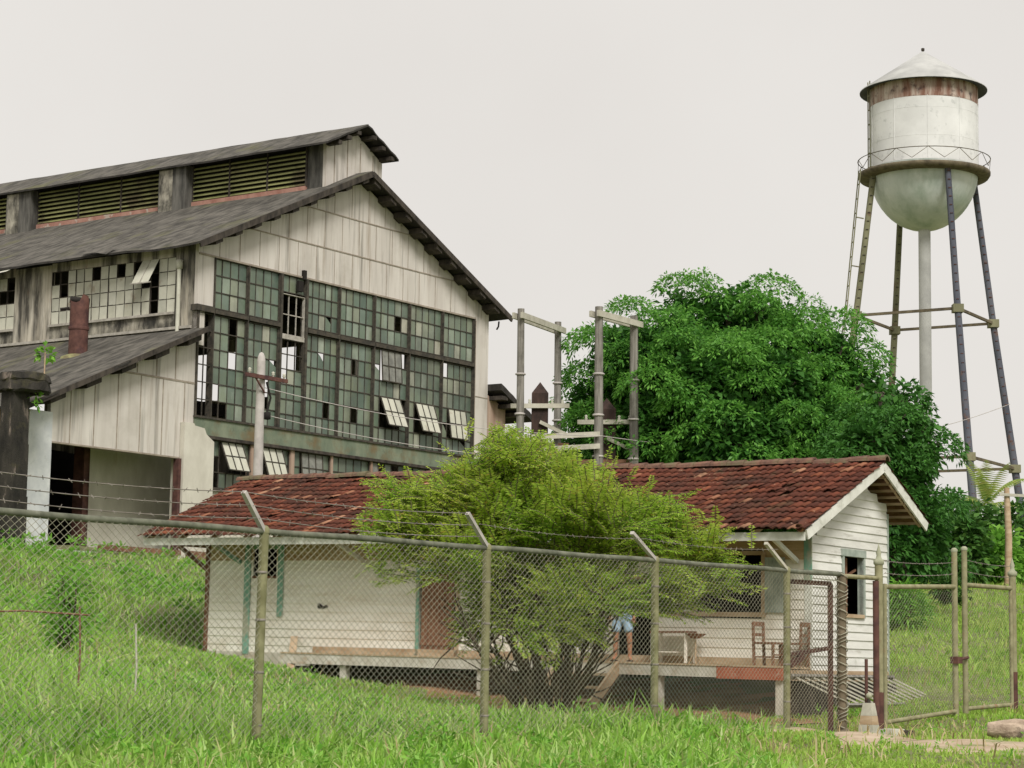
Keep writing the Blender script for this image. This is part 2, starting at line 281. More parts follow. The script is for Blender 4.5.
def strip(name, pts, mat_, lift):       # ribbon following the ground: pts = (x, y, halfwidth)
    P = []; Q = []; nn = 8; pts2 = []
    for a, b in zip(pts[:-1], pts[1:]):
        for t in np.linspace(0, 1, 9)[:-1]: pts2.append([a[i]*(1-t)+b[i]*t for i in range(3)])
    pts2.append(list(pts[-1]))
    for i, (x, y, h) in enumerate(pts2):
        a = pts2[max(0,i-1)]; b = pts2[min(len(pts2)-1,i+1)]; d = Vector((b[0]-a[0], b[1]-a[1], 0)).normalized(); s = Vector((-d.y, d.x, 0))
        for k in range(nn+1):
            q = (k/nn*2-1)*h*(1+.16*math.sin(i*1.3+k)); xx, yy = x+s.x*q, y+s.y*q; e = 1-abs(k/nn*2-1)**4
            P.append((xx, yy, gz(xx, yy)+lift*e-.015*(1-e)))
        if i:
            for k in range(nn): o_ = (i-1)*(nn+1)+k; Q.append((o_, o_+1, o_+nn+2, o_+nn+1))
    return tag(fast(name, P, Q, mat_), None, None, kind='structure')
# ------------------------------------------------------------------ ground surfaces
def w2(O, u, v): p = W2(O, u, v); return (p.x, p.y)
strip('path', [(*w2(PO,4.6,.5),.35),(*w2(PO,7,.25),.35),(*w2(PO,9.5,-.4),.4),(5.2,30.7,.9),(6.6,29.8,1.25),(9,28.9,1.3),(14,27.5,1.3),(24,25,1.3)], M_dirt, .035)
strip('bare_earth', [(*w2(SO,-1.6,-.6),.7),(*w2(SO,-1.0,.6),1.9),(*w2(SO,-.2,2.4),3.0),(*w2(SO,.3,4.8),3.0),(*w2(SO,1.6,8.5),2.0),(*w2(SO,2,12),1.4)], M_earth, .03)
# ------------------------------------------------------------------ the sugar works (local x = along the gable, y = back along the hall)
FT = thing('abandoned_mill', 'huge abandoned mill hall with beige gable, dark corrugated roof and broken green panes', 'industrial building', FO, ROTZ)
WID = 16.2; APX = 8.1; LEN = 34
def rz(u): return 14.5 + (18.18-14.5)*(1-abs(u-APX)/APX)            # roof underside height over the gable wall
mb = MB()      # gable cladding above the windows: polygon with thickness, seams proud of it
mb.prism([(0,14.19),(WID,14.19),(WID,rz(WID)),(APX,18.18),(0,rz(0))], 0, .15)
mb.box((0,0,12.52),(.76,.15,14.19)); mb.box((15.27,0,4.0),(WID,.15,14.19)); mb.box((0,0,11.2),(.36,.15,12.52))
def clipz(u, z0, z1): return z0, min(z1, rz(u)-.05)
sm = MB()
random.seed(3)
for k in range(16):
    u = .98+k*.98
    if u < WID-.2: a, b = clipz(u, 14.19, 15.38); sm.box((u-.012,-.01,a),(u+.012,0,b))
for k in range(16):
    u = .6+k*.95; a, b = clipz(u, 15.44, 16.66)
    if b > a+.1: sm.box((u-.012,-.01,a),(u+.012,0,b))
for k in range(14):
    u = 1.1+k*.95; a, b = clipz(u, 16.72, 18.3)
    if b > a+.1: sm.box((u-.012,-.01,a),(u+.012,0,b))
for z in (15.41, 16.69):
    h = (18.18-z)/(18.18-14.5)*APX; sm.box((APX-h+.1,-.02,z-.02),(APX+h-.1,0,z+.02))
sm.box((0,-.04,14.15),(15.3,0,14.21)); sm.box((15.35,-.012,4.2),(15.38,0,14.1)); sm.box((15.3,-.015,11.2),(WID,0,11.23))
gw = mb.build('gable_wall', M_clad, FT); sm.build('panel_seam', M_seam, gw)
# small bracket sticking out of the gable
b = MB(); b.box((5.12,-.12,14.1),(5.26,0,14.42)); b.box((4.85,-.12,13.65),(5.1,0,14.02)); b.build('wall_bracket', M_void, FT)
# ---- glazed wall
def window(u0, u1, z0, z1, nu, nz, seed, miss=(), pale=(), y=0.06, opener=None, gm=None, name='window', fm=None, M2=None):
    """a fixed steel window; panes are one sub-part; openers are tilted sashes"""
    rnd = random.Random(seed); fr = MB(); t = .026
    fr.box((u0,y-.06,z0),(u0+t,y+.04,z1)); fr.box((u1-t,y-.06,z0),(u1,y+.04,z1))
    fr.box((u0+t,y-.06,z0),(u1-t,y+.04,z0+t)); fr.box((u0+t,y-.06,z1-t),(u1-t,y+.04,z1))
    du = (u1-u0)/nu; dz = (z1-z0)/nz
    ops = opener or []
    def inop(i, j): return any(a <= i < c and b_ <= j < d for a, b_, c, d, _ in ops)
    for i in range(1, nu):
        for j in range(nz):
            if not (inop(i,j) and inop(i-1,j)): fr.box((u0+i*du-.012,y-.02,z0+j*dz),(u0+i*du+.012,y+.02,z0+(j+1)*dz))
    for j in range(1, nz):
        for i in range(nu):
            if not (inop(i,j) and inop(i,j-1)): fr.box((u0+i*du+.016,y-.028,z0+j*dz-.016),(u0+(i+1)*du-.016,y+.018,z0+j*dz+.016))
    o = fr.build(name, fm or M_frame, FT)
    pn = MB()
    for i in range(nu):
        for j in range(nz):
            if inop(i,j) or (i,j) in miss: continue
            if rnd.random() < .004: continue
            a = u0+i*du+.02; c = u0+(i+1)*du-.02; e = z0+j*dz+.02; g_ = z0+(j+1)*dz-.02; k = rnd.uniform(-.012,.012)
            m_ = 1 if ((i,j) in pale or rnd.random() < (.25 if M2 is None else M2)) else 0
            if rnd.random() < .02:
                pn.poly([(a,y,e),(c,y,e),(c,y+k,e+(g_-e)*rnd.uniform(.3,.7)),((a+c)/2,y+k,g_-.1),(a,y,g_)], [(0,1,2,3,4)], m_)
            else: pn.poly([(a,y+k,e),(c,y-k,e),(c,y-k/2,g_),(a,y+k/2,g_)], [(0,1,2,3)], m_)
    pn.build('pane', gm or [M_gl, M_gl2], o)
    for (a, b_, c, d, ang) in ops:
        s = MB(); sg = MB(); ua = u0+a*du+.03; ub = u0+c*du-.03; za = z0+b_*dz; zb = z0+d*dz-.02; H = zb-za; n = c-a; n2 = d-b_
        sn, cs = math.sin(R(ang)), math.cos(R(ang))
        def P(q, w, off=0): return (q, y-.05 - w*sn - off*cs, zb - w*cs + off*sn)   # hinged at the top, foot swung outwards
        for k in range(n+1):
            q = ua+(ub-ua)*k/n; s.beam(P(q,0), P(q,H), .035, .04, 0, up=(0,1,0))
        for k in range(n2+1): s.beam(P(ua,H*k/n2,.001), P(ub,H*k/n2,.001), .04, .035, 0)
        for k in range(n):
            for l in range(n2):
                q0 = ua+(ub-ua)*k/n+.02; q1 = ua+(ub-ua)*(k+1)/n-.02; w0 = H*l/n2+.02; w1 = H*(l+1)/n2-.02
                sg.poly([P(q0,w0),P(q1,w0),P(q1,w1),P(q0,w1)], [(0,1,2,3)], 0)
        so_ = s.build('open_sash', fm or M_frame, o); sg.build('sash_glass', M_whitep if ang > 8 else M_blind, so_)
    return o
fs = MB()      # heavy posts and girder of the glazed wall
cols = [.76,2.42,4.09,5.41,7.2,9.17,11.23,13.25,15.25]
for i, u in enumerate(cols):
    w = .10 if i in (2,3) else .045
    fs.box((u-w/2,-.06,8.87),(u+w/2,.2,14.15))
for i in range(8):
    a = cols[i]+.07 if i in (2,3) else cols[i]+.035; b = cols[i+1]-(.07 if i in (1,2) else .035)
    if i != 2: fs.box((a,-.08,12.31),(b,.18,12.45))
fs.box((-.12,-.12,12.3),(.72,.18,12.5)); fs.box((-.02,-.1,8.84),(15.27,.18,8.9)); fs.box((.0,-.06,8.9),(.07,.15,12.3))
fs.box((4.15,-.02,11.95),(5.34,.1,12.1),1)
fs.build('window_post_frame', [M_frame, M_framel], FT)
window(.795,2.385,12.48,14.15,4,3,1); window(2.455,4.02,12.48,14.15,4,3,2)
window(4.16,5.34,13.55,14.15,3,1,3)
window(4.16,5.34,12.1,13.5,3,2,4, miss=[(i,j) for i in range(3) for j in range(2)], fm=M_framel)
window(4.16,5.34,8.9,11.95,3,6,5, miss=[(0,5),(1,5),(2,5),(0,4),(1,4),(2,4),(0,3)])
window(.07,.78,8.9,12.28,2,6,6, miss=[(i,j) for i in range(2) for j in range(6)])
window(.8,2.385,8.9,12.28,4,6,7, miss=[(2,5),(0,0),(1,0),(0,1),(2,4),(2,3)])
window(2.455,4.02,8.9,12.28,4,6,8, miss=[(2,2),(2,1)])
for k, i in enumerate(range(3, 8)):
    window(cols[i]+.05, cols[i+1]-.035, 12.48, 14.15, 5, 3, 20+k, miss=([(3,1)] if k == 2 else []), M2=[.15,.3,.55,.75,.65][k])
ops = {5:[(1,4,4,6,4),(1,1,4,3,22)], 6:[(1,1,4,3,20)], 7:[(1,1,4,3,9)]}
mis = {3:[(3,1)], 4:[(2,4),(2,1)], 5:[(4,5),(4,2)], 6:[], 7:[(0,5)]}
for k, i in enumerate(range(3, 8)):
    window(cols[i]+.05, cols[i+1]-.035, 8.9, 12.28, 5, 6, 40+k, miss=mis[i], opener=ops.get(i), M2=[.12,.2,.3,.5,.6][k])
b = MB(); b.box((.02,-.05,8.3),(15.27,.18,8.84)); b.build('sill_band', M_band, FT)
b = MB(); b.box((.0,-.14,8.2),(15.27,-.02,8.3)); b.box((.9,-.1,6.55),(15.27,.12,6.65)); b.build('sill_ledge', M_dark, FT)
lc = [.95,2.75,2.95,4.75,4.95,6.9,7.0,9.1,9.2,11.2,11.3,13.2,13.3,15.2]
for k in range(7):
    op = {0:[(1,1,4,3,24)], 1:[(1,1,4,3,20)], 2:[(1,1,4,3,5)], 4:[(0,2,1,3,4)]}.get(k)
    window(lc[2*k], lc[2*k+1], 6.65, 8.2, 5, 3, 60+k, opener=op, miss=[(0,0),(0,1),(4,0),(4,1)] if k < 2 else ([(1,2)] if k == 4 else []), M2=.25)
b = MB()
for k in range(6): b.box((lc[2*k+1],-.06,4.0),(lc[2*k+2],.15,8.2))
b.build('lower_pier', M_annex, FT)
b = MB(); b.box((.9,.0,4.0),(15.27,.16,6.55)); b.build('lower_wall', M_conc, FT)
# pillar between lean-to and glazed wall
b = MB(); b.prism([(-.58,3.6),(.82,3.6),(.82,8.1),(.45,8.32),(.35,8.5),(-.1,8.55),(-.15,8.62),(-.58,8.62)], -.18, .35); b.build('pillar', M_conc, FT)
b = MB(); b.box((-.72,-.1,3.8),(-.59,.12,7.45)); b.build('door_post', M_rust, FT)
# ---- long side wall above the lean-to (x = 0 plane)
b = MB()
b.box((0,.15,11.2),(.15,1.0,14.5)); b.box((0,6.75,11.2),(.15,8.55,14.4)); b.box((0,13.8,11.2),(.15,15.4,14.4)); b.box((0,20.2,11.2),(.15,LEN,14.4))
for y0, y1 in ((1.0,6.75),(8.55,13.8),(15.4,20.2)): b.box((0,y0,14.15),(.15,y1,14.45))
b.build('side_wall', M_timber, FT)
b = MB()
for y0, y1 in ((1.0,6.75),(8.55,13.8),(15.4,20.2)): b.box((-.01,y0,11.2),(.15,y1,12.25))
b.build('side_plinth', M_mould, FT)
b = MB()
for y0, y1 in ((1.0,6.75),(8.55,13.8),(15.4,20.2)): b.box((-.1,y0,12.25),(.12,y1,12.33))
b.beam((-.07,.2,11.78),(-.07,20,11.78),.1,.09); b.build('side_sill', M_framel, FT)
def swindow(y0, y1, ny_, seed, miss=(), tilt=None):
    rnd = random.Random(seed); fr = MB(); pn = MB(); z0, z1, nz = 12.33, 14.15, 4; dy = (y1-y0)/ny_; dz = (z1-z0)/nz
    for i in range(ny_+1): w = .045 if i % 4 == 0 else .02; fr.box((.02,y0+i*dy-w/2,z0),(.09,y0+i*dy+w/2,z1))
    for j in range(nz+1):
        for i in range(ny_): fr.box((.025,y0+i*dy+.04,z0+j*dz-.015),(.085,y0+(i+1)*dy-.04,z0+j*dz+.015))
    o = fr.build('side_window', M_dark, FT)
    for i in range(ny_):
        for j in range(nz):
            if (i,j) in miss or (rnd.random() < .02 and j > 1): continue
            a, c, e, g_ = y0+i*dy+.02, y0+(i+1)*dy-.02, z0+j*dz+.015, z0+(j+1)*dz-.015; k = rnd.uniform(-.02,.02)
            pn.poly([(.03+k,a-.01,e-.01),(.03-k,c+.01,e-.01),(.03,c+.01,g_+.01),(.03,a-.01,g_+.01)], [(3,2,1,0)], 0)
    pn.build('pane', M_whitep, o)
    if tilt:
        a, c, j = tilt; s = MB(); zt = z0+(j+2)*dz; s.poly([(0,a,zt),(0,c,zt),(-.38,c+.1,zt-.8),(-.38,a+.1,zt-.8)], [(0,1,2,3)], 0)
        s.beam((0,(a+c)/2,zt),(-.39,(a+c)/2+.1,zt-.81),.04,.03,1); s.beam((-.38,a,zt-.82),(-.38,c+.15,zt-.82),.04,.04,1); s.build('tilted_sash', [M_whitep, M_framel], o)
swindow(1.0,6.75,15,5, miss=[(2,3),(3,3),(2,2),(3,2),(4,3),(2,0),(2,1),(13,2),(14,3),(13,3),(6,3)], tilt=(1.75,2.5,2))
swindow(8.55,13.8,13,6, miss=[(i,j) for i in range(7) for j in (2,)]+[(3,1),(4,3)])
swindow(15.4,20.2,12,8)
b = MB(); b.tube([(-.1,.75,11.6),(-.1,.75,13.75)], .07, 8); b.lathe((-.1,.75,13.7),[(0,0),(.11,.02),(.12,.3),(0,.31)],8); b.build('downpipe', M_whitep, FT)
# far side, back and right walls (clerestory on the right is open: sky shows through)
b = MB(); b.box((WID-.15,.15,3.8),(WID,LEN,11.9)); b.box((WID-.15,.15,13.9),(WID,LEN,14.4))
for k in range(12): b.box((WID-.15,.6+k*2.9,11.9),(WID,.8+k*2.9,13.9))
b.build('right_wall', M_timber, FT)
b = MB(); b.prism([(0,3.8),(WID,3.8),(WID,rz(WID)),(APX,18.18),(0,rz(0))], LEN-.15, LEN); b.build('back_wall', M_timber, FT)
b = MB(); b.box((.2,.2,4.15),(WID-.2,LEN-.2,4.25)); b.build('floor_slab', M_void, FT)
b = MB(); b.box((.5,9,4.25),(3.2,12,8.4)); b.box((6,14,4.25),(11,19,9)); b.box((5.0,2.4,4.2),(5.3,2.7,14.2)); b.box((10.2,2.4,4.2),(10.5,2.7,14.2)); b.box((.6,2.4,9.4),(15.6,2.6,9.8))
for k in range(5): b.beam((.3,5+6*k,14.3),(15.9,5+6*k,14.3),.2,.3)
b.build('interior_frame', M_void, FT)
# ---- roofs
def slope(name, u0, z0, u1, z1, v0, v1, th=.07, mat_=M_roof, seed=1, ragged=.12, sag=0):
    rnd = random.Random(seed); nu = 8; nv = int((v1-v0)/1.05); P = []; F = []; mi = []
    for j in range(nv+1):
        v = v0+(v1-v0)*j/nv; jag = rnd.uniform(-ragged, ragged)
        for i in range(nu+1):
            t = i/nu; u = u0+(u1-u0)*t; z = z0+(z1-z0)*t
            if i == 0: u -= (u1-u0)/abs(u1-u0)*jag; z -= abs(jag)*.3
            z -= sag*math.sin(math.pi*t)*(.6+.4*math.sin(v*.6)); z += rnd.uniform(-.012,.012)
            P.append((u, v + (rnd.uniform(-.05,.05) if j == 0 else 0), z))
    n = len(P); P2 = [(x,y,z-th) for x,y,z in P]; W_ = nu+1; up = u1 > u0
    for j in range(nv):
        for i in range(nu):
            q = (j*W_+i, j*W_+i+1, (j+1)*W_+i+1, (j+1)*W_+i); F.append(q if up else q[::-1]); mi.append(0)
            q = tuple(n+k for k in q); F.append(q[::-1] if up else q); mi.append(1)
    for j in range(nv):
        for i in (0, nu): F.append((j*W_+i, (j+1)*W_+i, n+(j+1)*W_+i, n+j*W_+i)); mi.append(1)
    for i in range(nu):
        for j in (0, nv): F.append((j*W_+i, j*W_+i+1, n+j*W_+i+1, n+j*W_+i)); mi.append(1)
    mbx = MB(); mbx.v = P+P2; mbx.f = F; mbx.m = mi; mbx.sm = [False]*len(F)
    return mbx.build(name, [mat_, M_roofd], FT)
RT = .2
slope('roof', -.62, 14.24+RT-.04, APX, 18.2+RT, -.62, LEN+.4, seed=2, sag=.05)
slope('roof', 16.82, 14.24+RT-.04, APX, 18.2+RT, -.62, LEN+.4, seed=3)
b = MB()
for side in (-1, 1):
    for k in range(9):
        t = (k+.35)/9; u = APX+side*(APX+.3)*t; z = 18.2-(18.2-14.36)*t
        b.box((u-.16,-.6,z-.14),(u+.16,(.0 if k else LEN),z+.06), 0, fn=lambda x,y,zz,u=u,side=side: (x,y,zz-side*(x-u)*.45))
b.build('purlin_end', M_dark, FT)
b = MB()
for side in (-1,1): b.beam((APX,-.64,18.30),(APX+side*8.75,-.64,14.30),.06,.2,0)
b.build('barge_board', M_dark, FT)
b = MB(); b.tube([(16.45,-.3,14.2),(16.42,-.3,14.0),(16.34,-.28,13.88)],.035,6); b.build('gutter_hook', M_void, FT)
# lifted sheets at the eave
b = MB(); b.poly([(-.75,8.2,14.2),(-.9,11.5,13.95),(.4,11.5,14.75),(.6,8.0,14.95)],[(0,1,2,3)],0); b.poly([(-.8,3.4,14.33),(-1.1,4.3,14.5),(-.3,4.9,14.72),(-.2,3.5,14.66)],[(0,1,2,3)],1); b.build('loose_roof_sheet', [M_whitep, M_roof], FT)
# ---- roof monitor with louvres
ML, MR_, MZ0, MZ1 = 6.45, 9.6, 17.5, 19.2
b = MB(); b.prism([(ML,17.3),(MR_,17.3),(MR_,19.05),(8.02,19.9),(ML,19.2)], .0+.16, .3)
b.build('monitor_gable', M_clad, FT)
b = MB()
for k in range(4): u = ML+.45+k*.72; b.box((u-.018,.145,17.6),(u+.018,.16,19.25+(.3 if k in (1,2) else 0)))
b.build('monitor_seam', M_seam, FT)
b = MB(); b.box((ML,.3,17.4),(ML+.1,1.0,19.15)); b.build('monitor_end_panel', M_ventbox, FT)
b = MB(); b.box((MR_-.1,.3,17.0),(MR_,LEN,19.05)); b.build('monitor_back_wall', M_timber, FT)
b = MB(); b.box((ML-.12,1.0,17.52),(ML+.02,LEN,17.72)); b.build('flashing', M_flash, FT)
y0 = 1.0
for k in range(5):
    L0, L1 = (1.0,6.4) if k == 0 else (7.8+(k-1)*8.1, 7.8+(k-1)*8.1+6.7)
    if L0 > LEN: break
    L1 = min(L1, LEN)
    lp = MB()
    for j in range(8):
        z = 17.78+j*.165; lp.poly([(ML-.06,L0,z),(ML-.06,L1,z),(ML+.07,L1,z+.10),(ML+.07,L0,z+.10)],[(3,2,1,0)],0)
        lp.box((ML-.07,L0,z-.02),(ML-.05,L1,z+.03),0)
    o = lp.build('louvre_panel', M_louv, FT)
    lm = MB()
    for q in np.linspace(L0, L1, 4): lm.box((ML-.09,q-.03,17.72),(ML-.03,q+.03,19.15))
    lm.build('louvre_mullion', M_dark, o)
    v = MB(); v.box((ML-.45,L1,17.35),(ML+.05,L1+1.35,19.05),0); v.box((ML-.47,L1+.65,17.4),(ML-.44,L1+1.3,18.95),1); v.build('vent_box', [M_ventbox, M_mould], FT)
b = MB(); b.box((ML+.12,.9,17.4),(ML+.16,LEN,19.2)); b.box((ML-.05,1.0,19.08),(ML+.12,LEN,19.3)); b.build('louvre_backing', M_void, FT)
slope('monitor_roof', 5.85, 19.05, 8.02, 20.12, -.42, LEN, seed=5, ragged=.06)
slope('monitor_roof', 9.8, 19.2, 8.02, 20.12, -.42, LEN, seed=6, ragged=.06)
b = MB()
for side in (-1,1):
    for k in range(3): t = .25+.3*k; u = 8.02+side*1.75*t; z = 20.0-.92*t; b.box((u-.1,-.4,z-.12),(u+.1,.16,z+.02),0)
b.build('monitor_purlin_end', M_dark, FT)
# ---- lean-to
lz = lambda u: 11.6+.43*u
b = MB(); b.prism([(-6.15,7.5),(-.6,7.5),(-.6,8.6),(0,8.6),(0,lz(0)-.12),(-6.15,lz(-6.15)-.12)], 0, .15); lw = b.build('leanto_gable_wall', M_clad, FT)
b = MB()
for k in range(6): u = -5.35+k*.98; b.box((u-.018,-.012,7.5),(u+.018,0,min(9.9,lz(u)-.2)))
for k in range(3): u = -2.6+k*.85; b.box((u-.018,-.012,9.97),(u+.018,0,lz(u)-.2))
b.box((-3.6,-.015,9.9),(0,0,9.96)); b.box((-6.15,-.03,7.45),(-.6,.15,7.5)); b.build('panel_seam', M_seam, lw)
b = MB(); b.box((-7.05,-.1,2.5),(-6.15,.4,8.35)); b.build('left_pillar', M_concb, FT)
b = MB(); b.box((-3.0,1.8,3.8),(1.6,1.95,8.1)); b.build('inner_wall', M_conc, FT)
b = MB(); b.box((-3.25,1.5,3.8),(-3.0,1.95,10)); b.box((-3.1,1.5,3.8),(-3.0,1.6,8)); b.build('inner_post', M_rust, FT)
b = MB(); b.box((-5.9,5,3.8),(-3.0,5.15,10)); b.box((-7.2,.4,3.8),(-7.05,18,8.4)); b.box((-5.9,4.2,4.2),(-4.6,5,6.3)); b.build('leanto_back', M_brown, FT)
b = MB(); b.box((-5.6,3.6,4),(-5.0,3.75,7.2)); b.build('leanto_pier', M_conc, FT)
b = MB(); b.box((-7.0,.3,4.25),(0,.32,4.26)); b.box((-7.2,.2,3.9),(0,18,4.1)); b.build('leanto_floor', M_conc, FT)
slope('leanto_roof', -7.65, lz(-7.65)+.1, -.02, lz(0)+.12, -.62, 19, seed=9, ragged=.1)
b = MB()
for k in range(5): t = .12+k*.2; u = -7.2+7.2*t; z = lz(u)-.02; b.box((u-.3,-.5,z-.2),(u+.3,.1,z-.02),0, fn=lambda x,y,zz,u=u: (x,y,zz+(x-u)*.43))
b.beam((-7.66,-.62,lz(-7.66)+.03),(-.05,-.62,lz(0)+.06),.05,.16); b.build('leanto_barge', M_dark, FT)
b = MB(); b.box((-6.1,-.5,3.3),(.9,-.35,4.28)); b.build('plinth', M_concb, FT)
b = MB(); b.box((-4.6,-.8,4.33),(-1.2,-.6,4.5)); b.box((-.9,-.9,4.2),(.9,-.7,4.5)); b.build('plinth_timber', M_brown, FT)
# annex on the right
b = MB(); b.prism([(16.22,3.8),(17.4,3.8),(17.4,lz(-17.4+16.2)-.15),(16.22,11.35)], 0, .2); b.build('annex_wall', M_annex, FT)
slope('annex_roof', 18.4, lz(-2.2)+.1, 16.2, 11.75, -.6, 14, seed=12, ragged=.05, th=.25)
b = MB()
for k in range(3): u = 16.5+k*.6; z = lz(16.2-u)-.06; b.box((u-.2,-.6,z-.25),(u+.2,14,z-.1),0)
b.box((17.25,.2,3.8),(17.4,14,9.8)); b.build('annex_side', M_dark, FT)
# ---- rust chimney pipe on the lean-to roof and the sapling
q = W2(FO, -1.9, 3.38, 10.75)
CH = thing('rusty_flue', 'short rusty red flue pipe with torn rim on the mill side roof', 'chimney', q)
b = MB(); prof = []
n = 18
P = []; F = []
rnd = random.Random(4)
for j, z in enumerate((-.25,.7,1.4,1.95)):
    for k in range(n): a = 2*math.pi*k/n; P.append((.31*math.cos(a), .31*math.sin(a), z+(rnd.uniform(-.22,.12) if j == 3 else 0)))
for j in range(3):
    for k in range(n): F.append((j*n+k, j*n+(k+1)%n, (j+1)*n+(k+1)%n, (j+1)*n+k))
b.poly(P, F, 0, True); b.lathe((0,0,0),[(.33,.9),(.34,.98),(.33,1.0)],18); b.build('pipe', M_rust, CH)
b = MB(); b.lathe((0,0,-.05),[(.75,-.35),(.55,.05),(.33,.14)],12,0); b.build('mossy_collar', M_louv, CH)
b = MB(); b.tube([(-.3,-.1,1.6),(-.6,-.15,1.55)],.05,6); b.tube([(-.32,0,1.9),(.3,.1,1.85)],.12,6); b.build('cowl_remnant', M_void, CH)
def leaf_cloud(name, centers, nleaf, ll, lw_, mat_, parent=None, up=.2, droop=.4, seed=1, spread=.05):
    """clumps of folded leaves radiating from each centre (c, outward, radius)"""
    rg = np.random.default_rng(seed); C = np.array([c for c, _, _ in centers]); O = np.array([o for _, o, _ in centers]); Rr = np.array([r for _, _, r in centers])
    N = len(C)*nleaf; C = np.repeat(C, nleaf, 0); O = np.repeat(O, nleaf, 0); Rr = np.repeat(Rr, nleaf)
    d = rg.normal(size=(N,3)); d /= np.linalg.norm(d, axis=1)[:,None]; d = d*1.0 + O*.75 + np.array([0,0,up]); d /= np.linalg.norm(d, axis=1)[:,None]
    base = C + d*(Rr*rg.uniform(.35,1,N))[:,None]
    dr = d.copy(); dr[:,2] -= droop*rg.uniform(.3,1.6,N); dr /= np.linalg.norm(dr, axis=1)[:,None]
    side = np.cross(dr, rg.normal(size=(N,3))*.5+np.array([0,0,1])); side /= np.linalg.norm(side, axis=1)[:,None]+1e-9
    L = ll*rg.uniform(.6,1.2,N)[:,None]; Wd = lw_*rg.uniform(.7,1.2,N)[:,None]
    mid = base + dr*L*.5; tip = base + dr*L; tip[:,2] -= (L[:,0])*.25*droop
    V = np.stack([base, mid+side*Wd, tip, mid-side*Wd], 1).reshape(-1,3)
    return fast(name, V, np.arange(N*4).reshape(-1,4), mat_, parent)
q = W2(FO, -4.95, 1.62, 9.62)
SP = thing('roof_sapling', 'tiny bright green sapling growing from the mill side roof', 'plant', q)
b = MB(); b.tube([(0,0,-.2),(0,0,.8)],.025,5); b.build('stem', M_wood, SP)
leaf_cloud('leaves', [((0,0,.8),(0,0,1),.2),((.1,0,.7),(1,0,0),.15),((-.12,0,.72),(-1,0,0),.15)], 16, .22, .08, M_weed, SP, seed=3)
# ---- blackened masonry column in front of the lean-to
q = at(10, 520, 62.5); gzz = gz(q.x, q.y)
BC = thing('blackened_column', 'blackened mouldy masonry column with broad round cap beside the pale pillar', 'column', (q.x,q.y,gzz), ROTZ)
ht = at(14,392,62.5).z - gzz
b = MB()
for k in range(3): b.prism([(-.33+.02*k,-.3 if k == 0 else ht*k/3+.003),(.32-.01*k,-.3 if k == 0 else ht*k/3+.003),(.33-.02*k,ht*(k+1)/3),(-.34+.03*k,ht*(k+1)/3)], -.32+.02*k, .32-.02*k, 0)
b.build('shaft', M_black, BC)
b = MB(); b.lathe((.3,0,ht),[(0,-.02),(.72,0),(.78,.05),(.74,.30),(.77,.34),(.74,.52),(.45,.60),(0,.62)],26); rq = random.Random(6); b.v = [(.3+(x-.3)*(1+rq.uniform(-.05,.03)), y*(1+rq.uniform(-.05,.03)), z+rq.uniform(-.03,.03)) for x,y,z in b.v]; b.sm = [False]*len(b.sm); b.build('cap', M_black, BC)
leaf_cloud('fern', [((.42,-.42,ht-.1),(0,-1,0),.12),((.4,-.42,ht-.35),(0,-1,0),.1)], 14, .2, .05, M_weed, BC, seed=9)
# ------------------------------------------------------------------ the tiled wooden house (local x = towards its back, y = along the front to the left)
HT = thing('wooden_house', 'long low white boarded house with red clay tile roof and a raised porch', 'house', SO, ROTZ)
def SH(mb, name, mats, parent=HT):
    mb.v = [(x, y, z+.0135*y) for x, y, z in mb.v]; return mb.build(name, mats, parent)
random.seed(11)
XF, XB, YR, YL = 1.09, 4.45, .44, 15.96
def boards_x(mb, x, y0, y1, z0, z1, holes, mi=0, h=.19, seed=1, face=-1):  # lapped boards on a wall facing -x; holes = (y0,y1,z0,z1)
    rnd = random.Random(seed); z = z0
    while z < z1-.02:
        zt = min(z+h, z1); segs = [(y0, y1)]
        for (a, b_, c, d) in holes:
            if zt > c+.01 and z < d-.01:
                ns = []
                for s0, s1 in segs:
                    if b_ <= s0 or a >= s1: ns.append((s0,s1)); continue
                    if a > s0: ns.append((s0,a))
                    if b_ < s1: ns.append((b_,s1))
                segs = ns
        m_ = mi if not callable(mi) else mi(z)
        for s0, s1 in segs:
            j = rnd.uniform(-.003,.003)
            mb.poly([(x-.022+j,s0,z),(x-.022+j,s1,z),(x-.004,s1,zt),(x-.004,s0,zt),(x+.03,s0,z),(x+.03,s1,z),(x+.03,s1,zt),(x+.03,s0,zt)],
                    [(3,2,1,0),(0,1,5,4),(0,4,7,3),(1,2,6,5),(2,3,7,6)], m_)
        z = zt
ZD = 1.12; ZE = 3.63
holes = [(8.82,9.78,ZD,2.95),(3.96,4.75,ZD,2.75),(1.49,2.95,2.14,3.25),(13.85,14.55,2.80,3.40)]
mb = MB(); tanz = lambda z: 1 if z > 3.12 else 0  # uppermost front boards take the tan material
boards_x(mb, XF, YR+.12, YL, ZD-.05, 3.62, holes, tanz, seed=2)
for a,b_,c,d in holes:      # inner dark lining right behind each opening is a room box below
    pass
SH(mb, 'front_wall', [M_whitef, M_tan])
b = MB(); b.poly([(XF-.027,12.30,2.13),(XF-.027,12.36,2.18),(XF-.027,12.46,2.15),(XF-.027,12.56,2.22),(XF-.027,12.62,2.17),(XF-.027,12.60,2.10),(XF-.027,12.46,2.09),(XF-.027,12.38,2.11)],[(0,1,2,3,4,5,6,7)]); SH(b, 'painted_gap_patch', M_void)  # flat dark patch over whole boards, painting the shade of a broken-board hole
b = MB(); b.box((XF+.05,YR+.1,1.0),(XF+.10,.95,3.6)); b.box((XB-.1,YR+.1,1.0),(XB,YL,3.9)); b.box((XF,YL-.05,1.0),(XB,YL,3.7)); b.box((XF+.06,YR+.1,.95),(XB-.1,YL-.05,1.05))
